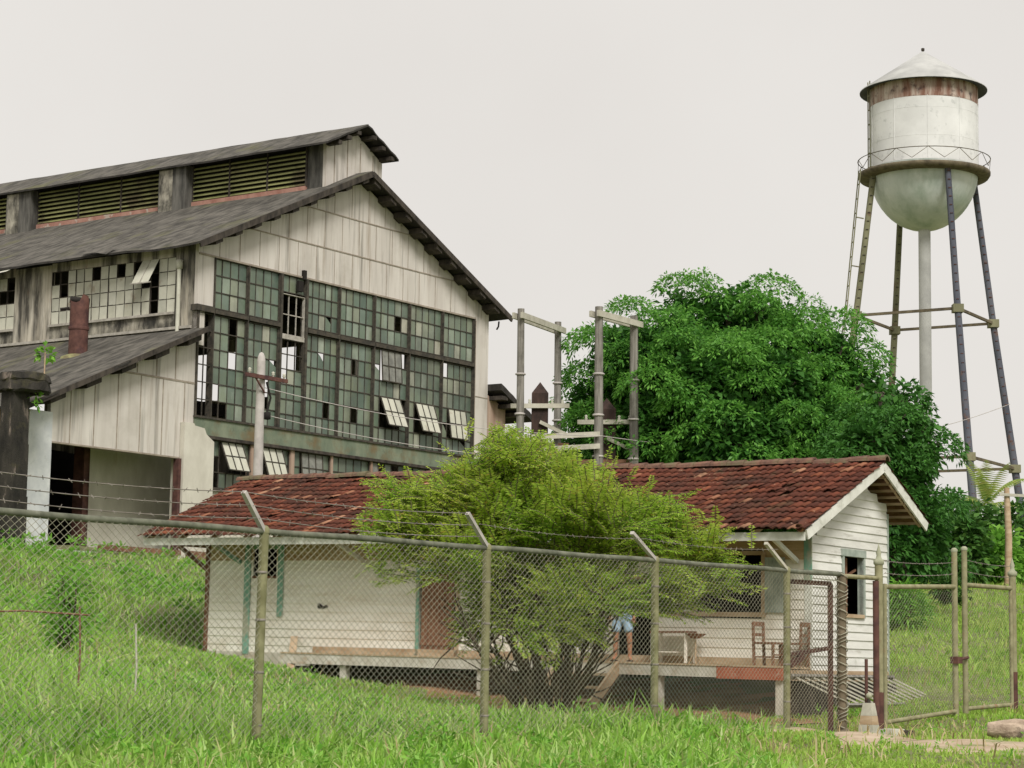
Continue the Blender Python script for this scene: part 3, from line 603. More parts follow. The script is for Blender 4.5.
b.box((XF+1.3,YR+.3,1.05),(XF+1.35,YL-.05,3.6)); b.box((XF+.05,5.2,1.05),(XF+1.3,5.25,3.6)); b.box((XF+.05,13.0,1.05),(XF+1.3,13.05,3.6)); b.box((XF+.05,3.1,1.05),(XF+1.3,3.15,3.6)); b.box((XF+.05,YR+.2,3.6),(XB-.1,YL-.1,3.64))
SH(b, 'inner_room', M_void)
# gable wall facing -y, boards follow the roof slope
ZA = 4.86
def gtop(u): return 3.62+(ZA-3.62)*(u-.95)/(3.38-.95) if u < 3.38 else ZA-(ZA-4.12)*(u-3.38)/(5.42-3.38)*.98
mb = MB(); z = 1.0; GW = (2.45,3.32,2.17,3.28); rnd = random.Random(5)
while z < 4.8:
    zt = z+.165; a, c = XF, XB
    if zt > 3.62:
        a = max(a, .95+(3.38-.95)*(zt-3.62)/(ZA-3.62))
        if zt > 4.2: c = min(c, 3.38+(5.42-3.38)*(ZA-zt)/(ZA-4.12))
    if c-a > .1:
        segs = [(a,c)]
        if zt > GW[2]+.01 and z < GW[3]-.01: segs = [(a,GW[0]),(GW[1],c)]
        for s0, s1 in segs:
            dz = rnd.uniform(-.004,.004)
            P = [(s0,YR-.025,z+dz),(s1,YR-.025,z),(s1,YR-.003,zt),(s0,YR-.003,zt+dz),(s0,YR+.06,z),(s1,YR+.06,z),(s1,YR+.06,zt),(s0,YR+.06,zt)]
            mb.poly(P, [(0,1,2,3),(0,4,5,1),(0,3,7,4),(1,5,6,2),(2,6,7,3)], 0)
    z = zt
mb.prism([(XF+.05,3.5),(XB-.02,3.5),(XB-.02,4.35),(3.38,ZA-.05)], YR+.02, YR+.05)
SH(mb, 'gable_wall', M_white)
b = MB(); b.box((GW[0]-.07,YR-.05,GW[2]-.07),(GW[0],YR+.1,GW[3]+.02)); b.box((GW[1],YR-.05,GW[2]-.07),(GW[1]+.06,YR+.1,GW[3]+.02)); b.box((GW[0]-.1,YR-.06,GW[3]+.02),(GW[1]+.08,YR+.08,GW[3]+.16)); b.box((GW[0],YR-.06,GW[2]-.07),(GW[1],YR+.1,GW[2]),1)
wf = SH(b, 'gable_window_frame', [M_greyp, M_wood])
b = MB(); b.box((GW[0]+.36,YR+.12,GW[2]),(GW[0]+.45,YR+.2,GW[3])); b.box((GW[0]+.02,YR+.12,2.9),(GW[1]-.02,YR+.16,2.94), 0, fn=lambda x,y,z: (x,y,z+(x-2.9)*.35)); SH(b, 'broken_slat', M_brown, wf)
b = MB(); b.box((XF-.03,YR-.035,2.75),(XF+.0,YR+.13,3.6),0); b.box((XF-.028,YR-.035,1.0),(XF+.0,YR+.12,2.75),1); SH(b, 'corner_board', [M_greenp, M_fascia])
b = MB(); b.box((XB,YR-.03,1.0),(XB+.06,YR+.1,4.25)); SH(b, 'corner_board', M_greyp)
# left front details: green boards, windows, door
b = MB(); b.box((XF-.05,14.60,1.05),(XF-.024,14.78,3.58)); b.box((XF-.05,13.62,1.9),(XF-.024,13.78,3.58)); b.box((XF-.05,13.78,3.42),(XF-.024,14.60,3.58)); SH(b, 'green_window_trim', [M_greenp])
b = MB(); b.box((XF-.03,13.85,2.76),(XF+.04,14.55,2.81)); b.box((XF-.01,14.17,2.81),(XF+.03,14.23,3.4)); SH(b, 'small_window_frame', M_brown)
b = MB(); b.box((XF-.04,YL-.09,.95),(XF-.0,YL+.02,3.6),0); SH(b, 'left_corner_board', [M_brown])
b = MB()
for k in range(6): b.box((XF+.0,8.86+.148*k,ZD+.02),(XF+.035,8.86+.148*(k+1)-.008,2.9+(-.03 if k%2 else 0)))
dr = SH(b, 'door', M_door)
b = MB(); b.box((XF-.03,8.86,2.2),(XF-.002,9.74,2.3)); b.box((XF-.03,8.86,1.35),(XF-.002,9.74,1.45)); SH(b, 'door_batten', M_door, dr)
b = MB(); b.box((XF-.05,9.78,ZD),(XF+.04,9.86,3.0),0); b.box((XF-.05,8.72,ZD),(XF+.04,8.82,3.0),1); b.box((XF-.045,8.82,2.92),(XF+.04,9.78,3.0),0); SH(b, 'door_frame', [M_greenp, M_wood])
b = MB(); b.box((XF-.05,1.40,2.05),(XF+.04,3.6,2.14)); b.box((XF-.05,2.95,2.14),(XF+.04,3.05,3.3)); b.box((XF-.04,1.41,2.14),(XF+.04,1.49,3.3)); b.box((XF-.045,1.49,3.25),(XF+.04,2.95,3.33)); wf2 = SH(b, 'porch_window_frame', M_wood)
b = MB()
for k in range(5): b.box((XF-.06,.98+.085*k,2.14),(XF-.03,1.06+.085*k,3.2))
SH(b, 'grey_shutter', M_greyp)
b = MB(); b.box((XF-.04,3.86,ZD),(XF+.03,3.96,2.8)); b.box((XF-.04,4.75,ZD),(XF+.03,4.85,2.8)); b.box((XF-.035,3.96,2.75),(XF+.03,4.75,2.83)); SH(b, 'doorway_frame', M_wood)
# porch deck
b = MB()
for k in range(7): u = .02+k*.15; b.box((u,YR,ZD-.045),(u+.142,12.7,ZD))
SH(b, 'porch_floor', M_wood)
b = MB(); b.box((-.05,YR,ZD-.26),(-.01,1.85,ZD-.03),0); b.box((-.045,1.85,ZD-.24),(-.01,12.7,ZD-.03),1); b.box((-.045,12.7,ZD-.2),(XF,12.75,ZD-.03),1); b.box((-.06,YR,ZD-.028),(-.0,12.7,ZD+.006),2); b.box((XF-.05,YR,ZD),(XF-.028,12.7,ZD+.14),2)
b.box((-.01,YR-.04,ZD-.26),(XB,YR,ZD-.06),2)
SH(b, 'porch_edge_board', [M_redp, M_deck, M_wood])
b = MB(); b.box((XF-.03,12.78,ZD-.3),(XF+.02,YL,ZD-.02)); SH(b, 'sill_board', M_deck)
for y_, x_, m_ in ((.55,.02,M_conc),(3.2,.02,M_deck),(7.4,.02,M_deck),(11.0,.02,M_deck),(2,XB-.2,M_greyw),(6,XB-.2,M_greyw),(10,XB-.2,M_greyw),(14.5,XB-.2,M_greyw),(YR+.1,XB-.15,M_greyw),(YR+.1,2.3,M_greyw),(YL-.2,1.2,M_greyw),(5.5,2.3,M_greyw),(9,2.3,M_greyw)):
    p = W2(SO, x_, y_); g0 = gz(p.x, p.y)-.3; b = MB(); b.box((x_,y_-.08,g0-.0135*y_),(x_+.15,y_+.08,ZD-.25)); SH(b, 'stilt', m_)
b = MB(); b.beam((-.35,12.15,.65),(1.0,13.2,1.45),.16,.05,0); SH(b, 'leaning_plank', M_wood)
# stairs
ST_ = []
b = MB()
for y_ in (4.05, 5.42): b.beam((0,y_,ZD-.08),(-1.0,y_,.28),.06,.22,0)
SH(b, 'stair_stringer', M_wood)
for k in range(3): b = MB(); b.box((-.34-.29*k,4.09,.84-.25*k),(-.06-.29*k,5.38,.89-.25*k)); SH(b, 'stair_tread', M_wood)
# fascia, rafters, roof
b = MB(); b.box((-.02,0,ZE-.17),(.02,16.95,ZE-.01)); SH(b, 'eave_fascia', M_fascia)
for y_ in (-.02, 16.95):
    for a_, c_ in (((.03,y_,ZE-.06),(3.38,y_,5.12)),((3.38,y_,5.12),(5.42,y_,4.04))): b = MB(); b.beam(a_,c_,.04,.19,0); SH(b, 'barge_board', M_fascia)
b = MB()
for k in range(18): y_ = .12+k*.985; b.beam((.03,y_,ZE-.03),(3.38,y_,5.14),.05,.1); b.beam((3.38,y_,5.14),(5.40,y_,4.08),.05,.1)
SH(b, 'rafter', M_wood)
b = MB()
for k in range(9):
    t = (k+.4)/9; b.beam((3.38+2.04*t,0.01,5.10-1.06*t),(3.38+2.04*t,16.9,5.10-1.06*t),.06,.05)
for k in range(10):
    t = (k+.4)/10; b.beam((3.35*t,0.01,ZE+.02+1.5*t),(3.35*t,16.9,ZE+.02+1.5*t),.06,.04)
SH(b, 'tile_batten', M_wood)
b = MB(); b.poly([(0,.02,ZE+.05),(3.38,.02,5.22),(3.38,16.93,5.22),(0,16.93,ZE+.05)],[(0,1,2,3),(3,2,1,0)][0:1]); b.poly([(3.38,.02,5.22),(5.42,.02,4.15),(5.42,16.93,4.15),(3.38,16.93,5.22)],[(0,1,2,3)]); SH(b, 'roof_boarding', M_brown)
for y_ in (.7, 6.0, 11.3, 14.9): b = MB(); b.beam((XF-.05,y_,3.12),(.06,y_,ZE-.12),.06,.09); SH(b, 'eave_brace', M_fascia if y_ < 12 else M_greenp)
b = MB(); b.beam((XF,YL,2.95),(XF,YL+.9,3.5),.06,.09); b.beam((XF,YL,3.5),(XF,16.9,3.55),.07,.1); SH(b, 'gable_brace', M_brown); b = MB(); b.beam((XB,YL,3.5),(XB,16.9,3.9),.07,.1); SH(b, 'gable_brace', M_brown)
def tiles(name, e, r, y0, y1, seed, courses):
    """rows of curved clay tiles from eave e=(x,z) to ridge r=(x,z)"""
    rg = np.random.default_rng(seed); L = math.hypot(r[0]-e[0], r[1]-e[1]); dx, dz = (r[0]-e[0])/L, (r[1]-e[1])/L; nx_, nz_ = -dz*(1 if dx > 0 else -1), abs(dx)
    n = int((y1-y0)/.175); tw = (y1-y0)/n; cl = L/courses; V = []; Q = []; K = 5
    for c in range(courses):
        for i in range(n):
            if rg.random() < .004: continue
            yc = y0+(i+.5)*tw+rg.normal()*.006; s0 = c*cl-.07+rg.normal()*.012; s1 = (c+1)*cl+.03; lift = rg.random()*.012+(.04 if rg.random() < .02 else 0); tl = rg.normal()*.010
            base = len(V)
            for s_, up_ in ((s0,.055+lift),(s1,.012)):
                for k in range(K):
                    a = k/(K-1); h = math.sin(math.pi*min(1,a*1.35))*.026 if a < .75 else -.004
                    V.append((e[0]+dx*s_+nx_*(h+up_), yc+(a-.5)*tw*1.04+tl*(1 if s_ == s0 else 0), e[1]+dz*s_+nz_*(h+up_)))
            for k in range(K): v = V[base+k]; V.append((v[0]-nx_*.022, v[1], v[2]-nz_*.022))
            for k in range(K-1): Q.append((base+k, base+k+1, base+K+k+1, base+K+k)); Q.append((base+2*K+k, base+2*K+k+1, base+k+1, base+k))
    V = np.array(V); V[:,2] += .0135*V[:,1]
    # gentle sag of the old roof
    V[:,2] += -.05*np.sin((V[:,1])*.42)**2*np.clip((V[:,0])/3.4,0,1)*0+ .02*np.sin(V[:,1]*1.3)
    return fast(name, V, Q, M_tile, HT)
tiles('roof_tiles', (-.08,ZE+.03), (3.38,5.20), -.06, 17.0, 3, 13)
tiles('rear_roof_tiles', (5.50,4.09), (3.38,5.20), -.06, 17.0, 4, 7)
b = MB()
rnd = random.Random(2)
for k in range(43):
    y_ = -.1+k*.4; z_ = 5.22+rnd.uniform(-.015,.02); P = []
    for (yy, rr) in ((y_,.125),(y_+.43,.10)):
        for j in range(7): a = math.pi*j/6; P.append((3.38+rr*1.15*math.cos(a), yy, z_+rr*math.sin(a)))
    b.poly(P+[(3.38+.09*math.cos(math.pi*j/6), y_, z_+.09*math.sin(math.pi*j/6)) for j in range(7)], [(j+1,j,7+j,8+j) for j in range(6)]+[(j,j+1,15+j,14+j) for j in range(6)], 0)
SH(b, 'ridge_tiles', M_ridget)
b = MB()
for k in range(4): b.tube([(-.12,.05+.02*k,ZE+.06),(.1,.05+.02*k,ZE+.17)],.09-.02*k,8)
SH(b, 'eave_end_tile', M_tile)
# ------------------------------------------------------------------ things on and by the porch
def on_porch(u, v): p = W2(SO, u, v); return Vector((p.x, p.y, ZD+.0135*v+.006))
def chair(name, loc, rz_, label):
    t = thing(name, label, 'chair', loc, rz_, 'old chairs on the porch')
    b = MB(); b.box((-.22,-.22,.40),(.22,.22,.44)); b.build('seat', M_brown, t)
    for x, y, h in ((-.2,-.2,.82),(.2,-.2,.82),(-.2,.2,.40),(.2,.2,.40)): b = MB(); b.beam((x,y,0),(x,y*(1.12 if h > .5 else 1),h),.045,.045); b.build('leg', M_brown, t)
    b = MB(); b.beam((-.2,-.222,.78),(.2,-.222,.78),.03,.09); b.beam((-.2,-.215,.58),(.2,-.215,.58),.03,.06); b.build('backrest', M_brown, t)
    b = MB(); b.beam((-.2,.2,.2),(.2,.2,.2),.03,.03); b.beam((-.2,-.2,.16),(-.2,.2,.16),.03,.03); b.beam((.2,-.2,.16),(.2,.2,.16),.03,.03); b.build('stretcher', M_brown, t)
    return t
c0 = chair('wooden_chair', on_porch(.35,.95), ROTZ+math.pi, 'dark red-brown wooden chair facing the corner at the right end of the house porch')
c1 = copy_tree(c0); c1.location = on_porch(.75,.62); c1.rotation_euler.z = ROTZ+.1; c1['label'] = 'tan-smudged wooden chair on the porch nearest the green corner, behind the rusty wicket'
t = thing('porch_table', 'small whitewashed table standing against the white porch wall under the window', 'table', on_porch(.8,3.3), ROTZ)
b = MB(); b.box((-.2,-.42,.58),(.2,.42,.62)); b.build('tabletop', M_brown, t)
for x in (-.17,.17):
    for y in (-.38,.38): b = MB(); b.beam((x,y,0),(x,y,.58),.045,.045); b.build('leg', M_whitef, t)
b = MB(); b.box((-.18,-.1,.2),(.18,.4,.22)); b.build('shelf', M_whitef, t)
b = MB(); b.lathe((0,0,0),[(0,0),(.09,.01),(.2,.09),(.21,.1),(.19,.09),(.09,.03),(0,.02)],14)
bo = b.build('basin', M_brown); p = W2(SO,.72,2.75); bo.location = (p.x,p.y,ZD+.52); tag(bo, 'shallow brown basin on a thin stand right of the porch table', 'basin')
b = MB(); b.tube([(0,0,-.52),(0,0,0)],.02,6); b.tube([(-.15,0,-.52),(0,0,-.2),(.15,0,-.52)],.015,5); b.build('stand', M_wood, bo)
# fallen slatted panel under the gable
p = W2(SO, 1.9, -.15); g0 = gz(W2(SO,1.9,-.9).x,W2(SO,1.9,-.9).y)
FP = thing('slatted_panel', 'fallen grey slatted panel leaning against the foot of the white gable wall', 'panel', (p.x,p.y,g0), ROTZ)
def sp(u, w): return (u, -.75+w*.95, .03+w*.50)   # w 0 at the ground, 1 against the wall
b = MB()
for k in range(13): u = -2.2+k*.345; b.beam(sp(u+.45+.03*(k%3),0), sp(u,1), .05, .03)
b.build('slat', M_greyw2, FP)
b = MB(); b.beam(sp(-2.0,0),sp(2.4,.02),.07,.05,up=(0,1,1)); b.beam(sp(-2.4,1),sp(2.0,1),.09,.06,up=(0,1,1)); b.build('rail', M_greyw, FP)
b = MB(); b.box((-2.0,.27,-.3),(2.3,.42,.42)); b.build('dark_skirt', M_dark, FP)
# ------------------------------------------------------------------ person on the porch (pale blue shorts, bare lower legs)
def skinned(name, joints, edges, mat_, parent=None, sub=2):
    me = bpy.data.meshes.new(name); names = list(joints); me.from_pydata([joints[k][0] for k in names], [(names.index(a), names.index(b)) for a, b in edges], [])
    o = bpy.data.objects.new(name, me); COL.objects.link(o); sm_ = o.modifiers.new('skin', 'SKIN'); sm_.use_smooth_shade = True
    for i, k in enumerate(names):
        r_ = joints[k][1]; me.skin_vertices[0].data[i].radius = (r_, r_) if not isinstance(r_, tuple) else r_
    me.skin_vertices[0].data[0].use_root = True
    sb = o.modifiers.new('sub', 'SUBSURF'); sb.levels = sb.render_levels = sub
    dg = bpy.context.evaluated_depsgraph_get(); nm = bpy.data.meshes.new_from_object(o.evaluated_get(dg)); bpy.data.objects.remove(o)
    nm.name = name; nm.materials.clear(); nm.materials.append(mat_)
    r = bpy.data.objects.new(name, nm); COL.objects.link(r); r.parent = parent
    nm.polygons.foreach_set('use_smooth', [True]*len(nm.polygons)); return r
p = on_porch(.22, 4.12)
PE = thing('person', 'person in pale blue shorts standing on the porch above the steps, behind the bush', 'person', p, R(-12))
J = {'pel':((0,0,.92),.13),'sp1':((0,.01,1.08),.125),'sp2':((0,.01,1.25),.145),'ch':((0,.01,1.38),.13),'nk':((0,0,1.50),.055),'hd0':((0,-.01,1.57),.075),'hd1':((0,-.02,1.66),.098),'hd2':((0,-.01,1.73),.07),
     'hl':((-.10,0,.88),.095),'kl':((-.13,-.02,.49),.060),'cl':((-.135,.015,.36),.058),'al':((-.14,.02,.09),.036),'fl':((-.16,-.13,.035),.035),
     'hr':((.10,0,.88),.095),'kr':((.14,-.01,.49),.060),'clr':((.145,.02,.36),.058),'ar':((.15,.02,.09),.036),'fr':((.18,-.12,.035),.035),
     'sl':((-.17,.01,1.40),.065),'el':((-.25,.03,1.13),.042),'wl':((-.24,-.06,.88),.028),'ml':((-.24,-.09,.81),.036),
     'sr':((.17,.01,1.40),.065),'er':((.25,.03,1.13),.042),'wr':((.24,-.06,.88),.028),'mr':((.24,-.09,.81),.036)}
Ed = [('pel','sp1'),('sp1','sp2'),('sp2','ch'),('ch','nk'),('nk','hd0'),('hd0','hd1'),('hd1','hd2'),('pel','hl'),('hl','kl'),('kl','cl'),('cl','al'),('al','fl'),('pel','hr'),('hr','kr'),('kr','clr'),('clr','ar'),('ar','fr'),
      ('ch','sl'),('sl','el'),('el','wl'),('wl','ml'),('ch','sr'),('sr','er'),('er','wr'),('wr','mr')]
body = skinned('body', J, Ed, M_skin, PE)
for s in (-1,1):
    for k, (dx, ln) in enumerate(((-.022,.062),(-.007,.072),(.008,.07),(.022,.055))):
        x0 = s*.24+dx; skinned('finger', {'a':((x0,-.09,.80),.010),'b':((x0,-.105,.80-ln*.5),.009),'c':((x0,-.095,.80-ln),.007)}, [('a','b'),('b','c')], M_skin, body, 1)
    skinned('thumb', {'a':((s*.215,-.09,.83),.012),'b':((s*.195,-.115,.80),.010),'c':((s*.195,-.125,.77),.008)}, [('a','b'),('b','c')], M_skin, body, 1)
skinned('shorts', {'p':((0,0,.93),.155),'w':((0,0,1.02),.145),'l1':((-.105,-.005,.80),.112),'l2':((-.13,-.012,.54),.095),'r1':((.105,-.005,.80),.112),'r2':((.138,-.008,.54),.095)}, [('p','w'),('p','l1'),('l1','l2'),('p','r1'),('r1','r2')], M_short, PE)
skinned('shirt', {'a0':((0,.0,.90),.165),'a':((0,.01,1.04),.165),'b':((0,.01,1.25),.165),'c':((0,.01,1.40),.135),'sl':((-.175,.01,1.40),.08),'el':((-.225,.02,1.22),.062),'sr':((.175,.01,1.40),.08),'er':((.225,.02,1.22),.062)}, [('a0','a'),('a','b'),('b','c'),('c','sl'),('sl','el'),('c','sr'),('sr','er')], M_shirt, PE)
skinned('hair', {'a':((0,.02,1.75),.07),'b':((0,.05,1.70),.09),'c':((0,.06,1.62),.07)}, [('a','b'),('b','c')], M_hair, PE)
b = MB()
for s in (-1,1): b.lathe((s*.035,-.115,1.665),[(0,-.01),(.011,0),(0,.01)],8,0)
b.tube([(0,-.11,1.65),(0,-.135,1.625)],.012,6,1); b.tube([(-.025,-.112,1.59),(.025,-.112,1.59)],.006,6,0); b.build('face', [M_hair, M_skin], body)
for s, x in ((-1,-.15),(1,.165)):
    b = MB(); b.prism([(-.05,0),(.05,0),(.05,.025),(-.05,.025)], -.2, .06); o = b.build('sandal', M_shoe, PE, (x,0,0))
# ------------------------------------------------------------------ chain link fence (local x along the fence)
FE = thing('chain_link_fence', 'tall chain link fence with mossy round posts, top rail and angled barbed wire arms', 'fence', PO, ROTZ)
railz = lambda u: 2.45+.0102*u if u < 9.7 else 2.54
def gzu(u, v=0): p = W2(PO, u, v); return gz(p.x, p.y)
def link(u0, u1, zb, zt, w=.105, h=.078, r=.0029, y=-.03):
    """chain link wires: two families of slanted wires clipped to the bay, three-sided"""
    V = []; Q = []; sl = h/w
    def seg(p, q, yy):
        d = Vector((q[0]-p[0],0,q[1]-p[1])); 
        if d.length < .02: return
        d.normalize(); n_ = Vector((-d.z,0,d.x)); b_ = len(V)
        for c in (p, q):
            for a in (0,2.094,4.189): V.append((c[0]+n_.x*r*math.cos(a), yy+r*math.sin(a), c[1]+n_.z*r*math.cos(a)))
        for k in range(3): Q.append((b_+k, b_+(k+1)%3, b_+3+(k+1)%3, b_+3+k))
    Z0 = min(zb(u0), zb(u1)) - .1; Z1 = max(zt(u0), zt(u1)); H = Z1-Z0; n = int((u1-u0+H/sl)/w)+2
    for sgn in (1,-1):
        for k in range(n):
            # line through (s,Z0) with slope sgn*sl
            s = (u0-H/sl+k*w) if sgn > 0 else (u0+k*w)
            pts = []
            a = s; b_ = s+sgn*H/sl; za, zb_ = Z0, Z1
            # clip in u
            ua, ub = a, b_
            def z_at(u): return Z0+(u-s)*sgn*sl
            lo_, hi_ = max(min(ua,ub),u0), min(max(ua,ub),u1)
            if hi_-lo_ < .02: continue
            # clip bottom and top (nearly level curves)
            zl, zh = z_at(lo_), z_at(hi_)
            def clip(u_in, z_in, other_u, other_z):
                t_ = zt(u_in); bt = zb(u_in)
                if z_in > t_: u_in += (t_-z_in)/(sgn*sl); z_in = t_
                if z_in < bt: u_in += (bt-z_in)/(sgn*sl); z_in = bt
                return u_in, z_in
            l_ = clip(lo_, zl, hi_, zh); h_ = clip(hi_, zh, lo_, zl)
            if h_[0] <= l_[0]: continue
            m1 = 3
            for q in range(m1):
                t0, t1 = q/m1, (q+1)/m1; yy = y+(.003 if (q+k) % 2 else -.003)*sgn
                seg((l_[0]+(h_[0]-l_[0])*t0, l_[1]+(h_[1]-l_[1])*t0), (l_[0]+(h_[0]-l_[0])*t1, l_[1]+(h_[1]-l_[1])*t1), y+.004*sgn)
    return V, Q
posts = [-8.35,-4.10,0.0,3.95,7.77]
for i, u in enumerate(posts):
    g0 = gzu(u); b = MB(); ln = .02 if u in (-4.10,) else 0
    b.tube([(u-ln,0,g0-.3),(u+ln,0,railz(u)+.03)],.052,12); b.lathe((u+ln,0,railz(u)+.03),[(.056,-.05),(.056,.0),(.03,.03),(0,.035)],12); po = b.build('post', M_gpost, FE)
    b = MB(); du = (-.36,-.46,-.66,-.72)[min(3,max(0,i-1))] if i else -.36; dzz = (.39,.39,.34,.37)[min(3,max(0,i-1))]
    b.beam((u,-.01,railz(u)+.0),(u+du,-.03,railz(u)+dzz),.055,.045); b.build('barbed_wire_arm', M_polew if i < 4 else M_greyw2, po)
    b = MB()
    for z in (.4,.95,1.5,2.0): b.lathe((u,0,g0+z),[(.054,0),(.0575,.005),(.0575,.02),(.054,.025)],12)
    b.build('tie_band', M_barb, po)
b = MB(); us = np.linspace(-9.6, 9.62, 40); b.tube([(u,0,railz(u)+.006*math.sin(u*2.1)) for u in us],.036,10); b.tube([(9.62,0,2.53),(10.9,0,2.545)],.036,10,1); b.build('top_rail', [M_rail, M_gate], FE)
ends = [-9.6]+posts+[9.5]
for a, c in zip(ends[:-1], ends[1:]):
    V, Q = link(a+.05, c-.05, lambda u: gzu(u)+.02, lambda u: railz(u)-.03, h=.078)
    fast('mesh_panel', V, Q, M_wire, FE)
def barbed(name, pts, parent, n=4, r=.005, mat_=M_barb, every=.14, mbx=None):
    b = mbx or MB(); P = []
    for a, c in zip(pts[:-1], pts[1:]):
        a = Vector(a); c = Vector(c)
        for t in np.linspace(0,1,9)[:-1]: q = a.lerp(c, t); q.z -= .05*4*t*(1-t)*(a-c).length/4; P.append(q)
    P.append(Vector(pts[-1])); b.tube(P, r, 4, 0, False)
    L = sum((P[i+1]-P[i]).length for i in range(len(P)-1)); s = 0; i = 0
    for i in range(len(P)-1):
        d = P[i+1]-P[i]; m_ = max(1, int(d.length/every))
        for k in range(m_):
            q = P[i]+d*(k/m_); e = Vector((random.uniform(-1,1),random.uniform(-1,1),random.uniform(-1,1))).normalized()*.028; b.beam(q-e,q+e,.006,.006)
    return b.build(name, mat_, parent) if not mbx else None
for tt, mt in ((1.0,M_barb),(.66,M_barb),(.33,M_barb)):
    pts = []
    for i, u in enumerate(posts):
        du = (-.36,-.36,-.46,-.66,-.72)[i]; dzz = (.39,.39,.39,.34,.37)[i]; z = railz(u)+dzz*tt
        if i > 2: break
        pts.append((u+du*tt,-.035,z))
    pts.insert(0, (-9.6,-.12,2.37+.4*tt)); barbed('barbed_wire', pts, FE)
pts = [(-.3,-.1,2.72),(3.5,-.1,2.76),(7.3,-.1,2.82)]; barbed('barbed_wire', pts, FE, r=.003)
# rusty wicket frame and rolled-up mesh at the end of the fence
WG = thing('rusty_wicket', 'rusty narrow wicket gate frame standing inside the chain link near its end', 'gate', W2(PO,8.03,.12,gzu(8.03,.12)), ROTZ)
b = MB()
b.beam((.02,0,-.15),(.0,0,2.2),.06,.05); b.beam((1.42,0,-.1),(1.42,0,2.22),.07,.05); b.beam((0,0,2.2),(1.42,0,2.22),.05,.07); b.beam((.05,0,1.1),(1.4,0,1.22),.05,.06); b.beam((.05,0,.95),(.5,0,1.08),.05,.1)
b.build('frame', M_rust, WG)
V, Q = link(.05,1.38,lambda u: .1,lambda u: 2.15, w=.105, h=.078, r=.003, y=.0); fast('mesh', V, Q, M_wired, WG)
p = W2(PO, 9.6, .0); g0 = gz(p.x,p.y)
RM = thing('mesh_roll', 'dark upright roll of chain link mesh bundled at the open end of the fence', 'mesh roll', (p.x,p.y,g0), ROTZ)
b = MB(); b.tube([(0,0,-.02),(0,0,railz(9.6)-g0-.02)],.075,10)
for k in range(26):
    for s in (1,-1):
        z = .02+k*.095; b.tube([(.095*math.cos(s*a+k), .095*math.sin(s*a+k), z+a*.04) for a in np.linspace(0,3.3,7)],.008,3,1,False,False)
b.build('rolled_mesh', [M_wired, M_wire], RM)
b = MB(); b.tube([(0,-.05,.03),(-.25,-.2,.02),(-.55,-.2,.03),(-.6,-.15,-.02)],[.09,.07,.05,.03],8); b.build('trailing_end', M_wired, RM)
# ------------------------------------------------------------------ gate
def post(name, u, ztop, label, rustlow, r=.065, double=False):
    g0 = gzu(u); t = thing(name, label, 'gate post', W2(PO,u,0,g0), ROTZ, 'posts that carry the gate'); H = ztop-g0
    b = MB(); b.tube([(0,0,-.35),(0,0,rustlow)],r+.006,14,1); b.tube([(0,0,rustlow+.002),(0,0,H-.36)],r,14,0); b.build('shaft', [M_gate, M_rust], t)
    b = MB(); b.lathe((0,0,H-.36),[(r,0),(r+.022,.02),(r+.022,.08),(r-.01,.10),(.035,.15),(.045,.2),(.022,.27),(0,.36)],14); b.build('finial', M_gateg, t)
    if double:
        b = MB(); b.tube([(-.135,-.01,-.3),(-.135,-.01,H-.62)],.05,12,0); b.build('rusty_stay', M_rust, t)
    return t
post('gate_post', 10.95, 3.12, 'gate post with rusty red stay pipe where the fence ends, on a dark block', .75, double=True)
post('gate_post', 16.58, 3.18, 'right-hand gate post with rusty foot beside the log', .75)
b = MB(); b.box((-.2,-.2,-.25),(.24,.2,.17)); b.tube([(.3,-.22,-.2),(.3,-.22,.15)],.12,10,1)
o = b.build('post_base_block', [M_conc, M_dark]); p = W2(PO,11.0,-.1); o.location = (p.x,p.y,gz(p.x,p.y)); o.rotation_euler.z = ROTZ; tag(o, 'dark stained block and stump at the foot of the gate post with the stay pipe', 'block')
def leafgate(u0, u1, zb0, zb1, zt0, zt1, label, stile_at, stile_top):
    t = thing('gate_leaf', label, 'gate', W2(PO,u0,0,gzu(u0)), ROTZ, 'leaves of the gate'); g0 = gzu(u0); Lw = u1-u0
    A0, A1, B0, B1 = zb0-g0, zb1-g0, zt0-g0, zt1-g0
    b = MB(); b.tube([(0,0,A0),(Lw,0,A1)],.038,10); b.tube([(0,0,B0),(Lw,0,B1)],.042,10); b.tube([(0,0,A0-.08),(0,0,B0+(.62 if stile_at == 0 else .05))],.05 if stile_at==0 else .035,10); b.tube([(Lw,0,A1-.08),(Lw,0,B1+(.62 if stile_at == 1 else .05))],.052 if stile_at else .035,10)
    b.build('frame', M_gate, t)
    xs = 0 if stile_at == 0 else Lw; zz = (B0 if stile_at == 0 else B1)+.62
    b = MB(); b.lathe((xs,0,zz-.02),[(.055,0),(.06,.04),(.03,.07),(0,.075)],10); b.build('stile_cap', M_gateg, t)
    V, Q = link(.03,Lw-.03,lambda u: A0+(A1-A0)*u/Lw,lambda u: B0+(B1-B0)*u/Lw, w=.105, h=.078, r=.0028, y=0); fast('mesh', V, Q, M_wire, t)
    b = MB()
    for dz in (.22,.42): barbed('x', [(0 if stile_at == 1 else Lw,0,B0+dz),(Lw if stile_at == 1 else 0,0,B1+dz)], None, mbx=b)
    b.build('barbed_strand', M_barb, t)
    return t
lg = leafgate(11.17,13.97,.24,.40,2.42,2.53,'left gate leaf of mossy pipe and chain link, hung beside the white gable',1,3.15)
b = MB(); b.box((2.72,-.08,1.22),(2.92,.06,1.34)); b.tube([(2.8,-.06,1.28),(3.2,-.06,1.33)],.025,8); b.build('latch', M_rust, lg)
leafgate(14.40,16.48,.44,.5,2.58,2.60,'right gate leaf of mossy pipe and chain link, next to the log',0,3.2)
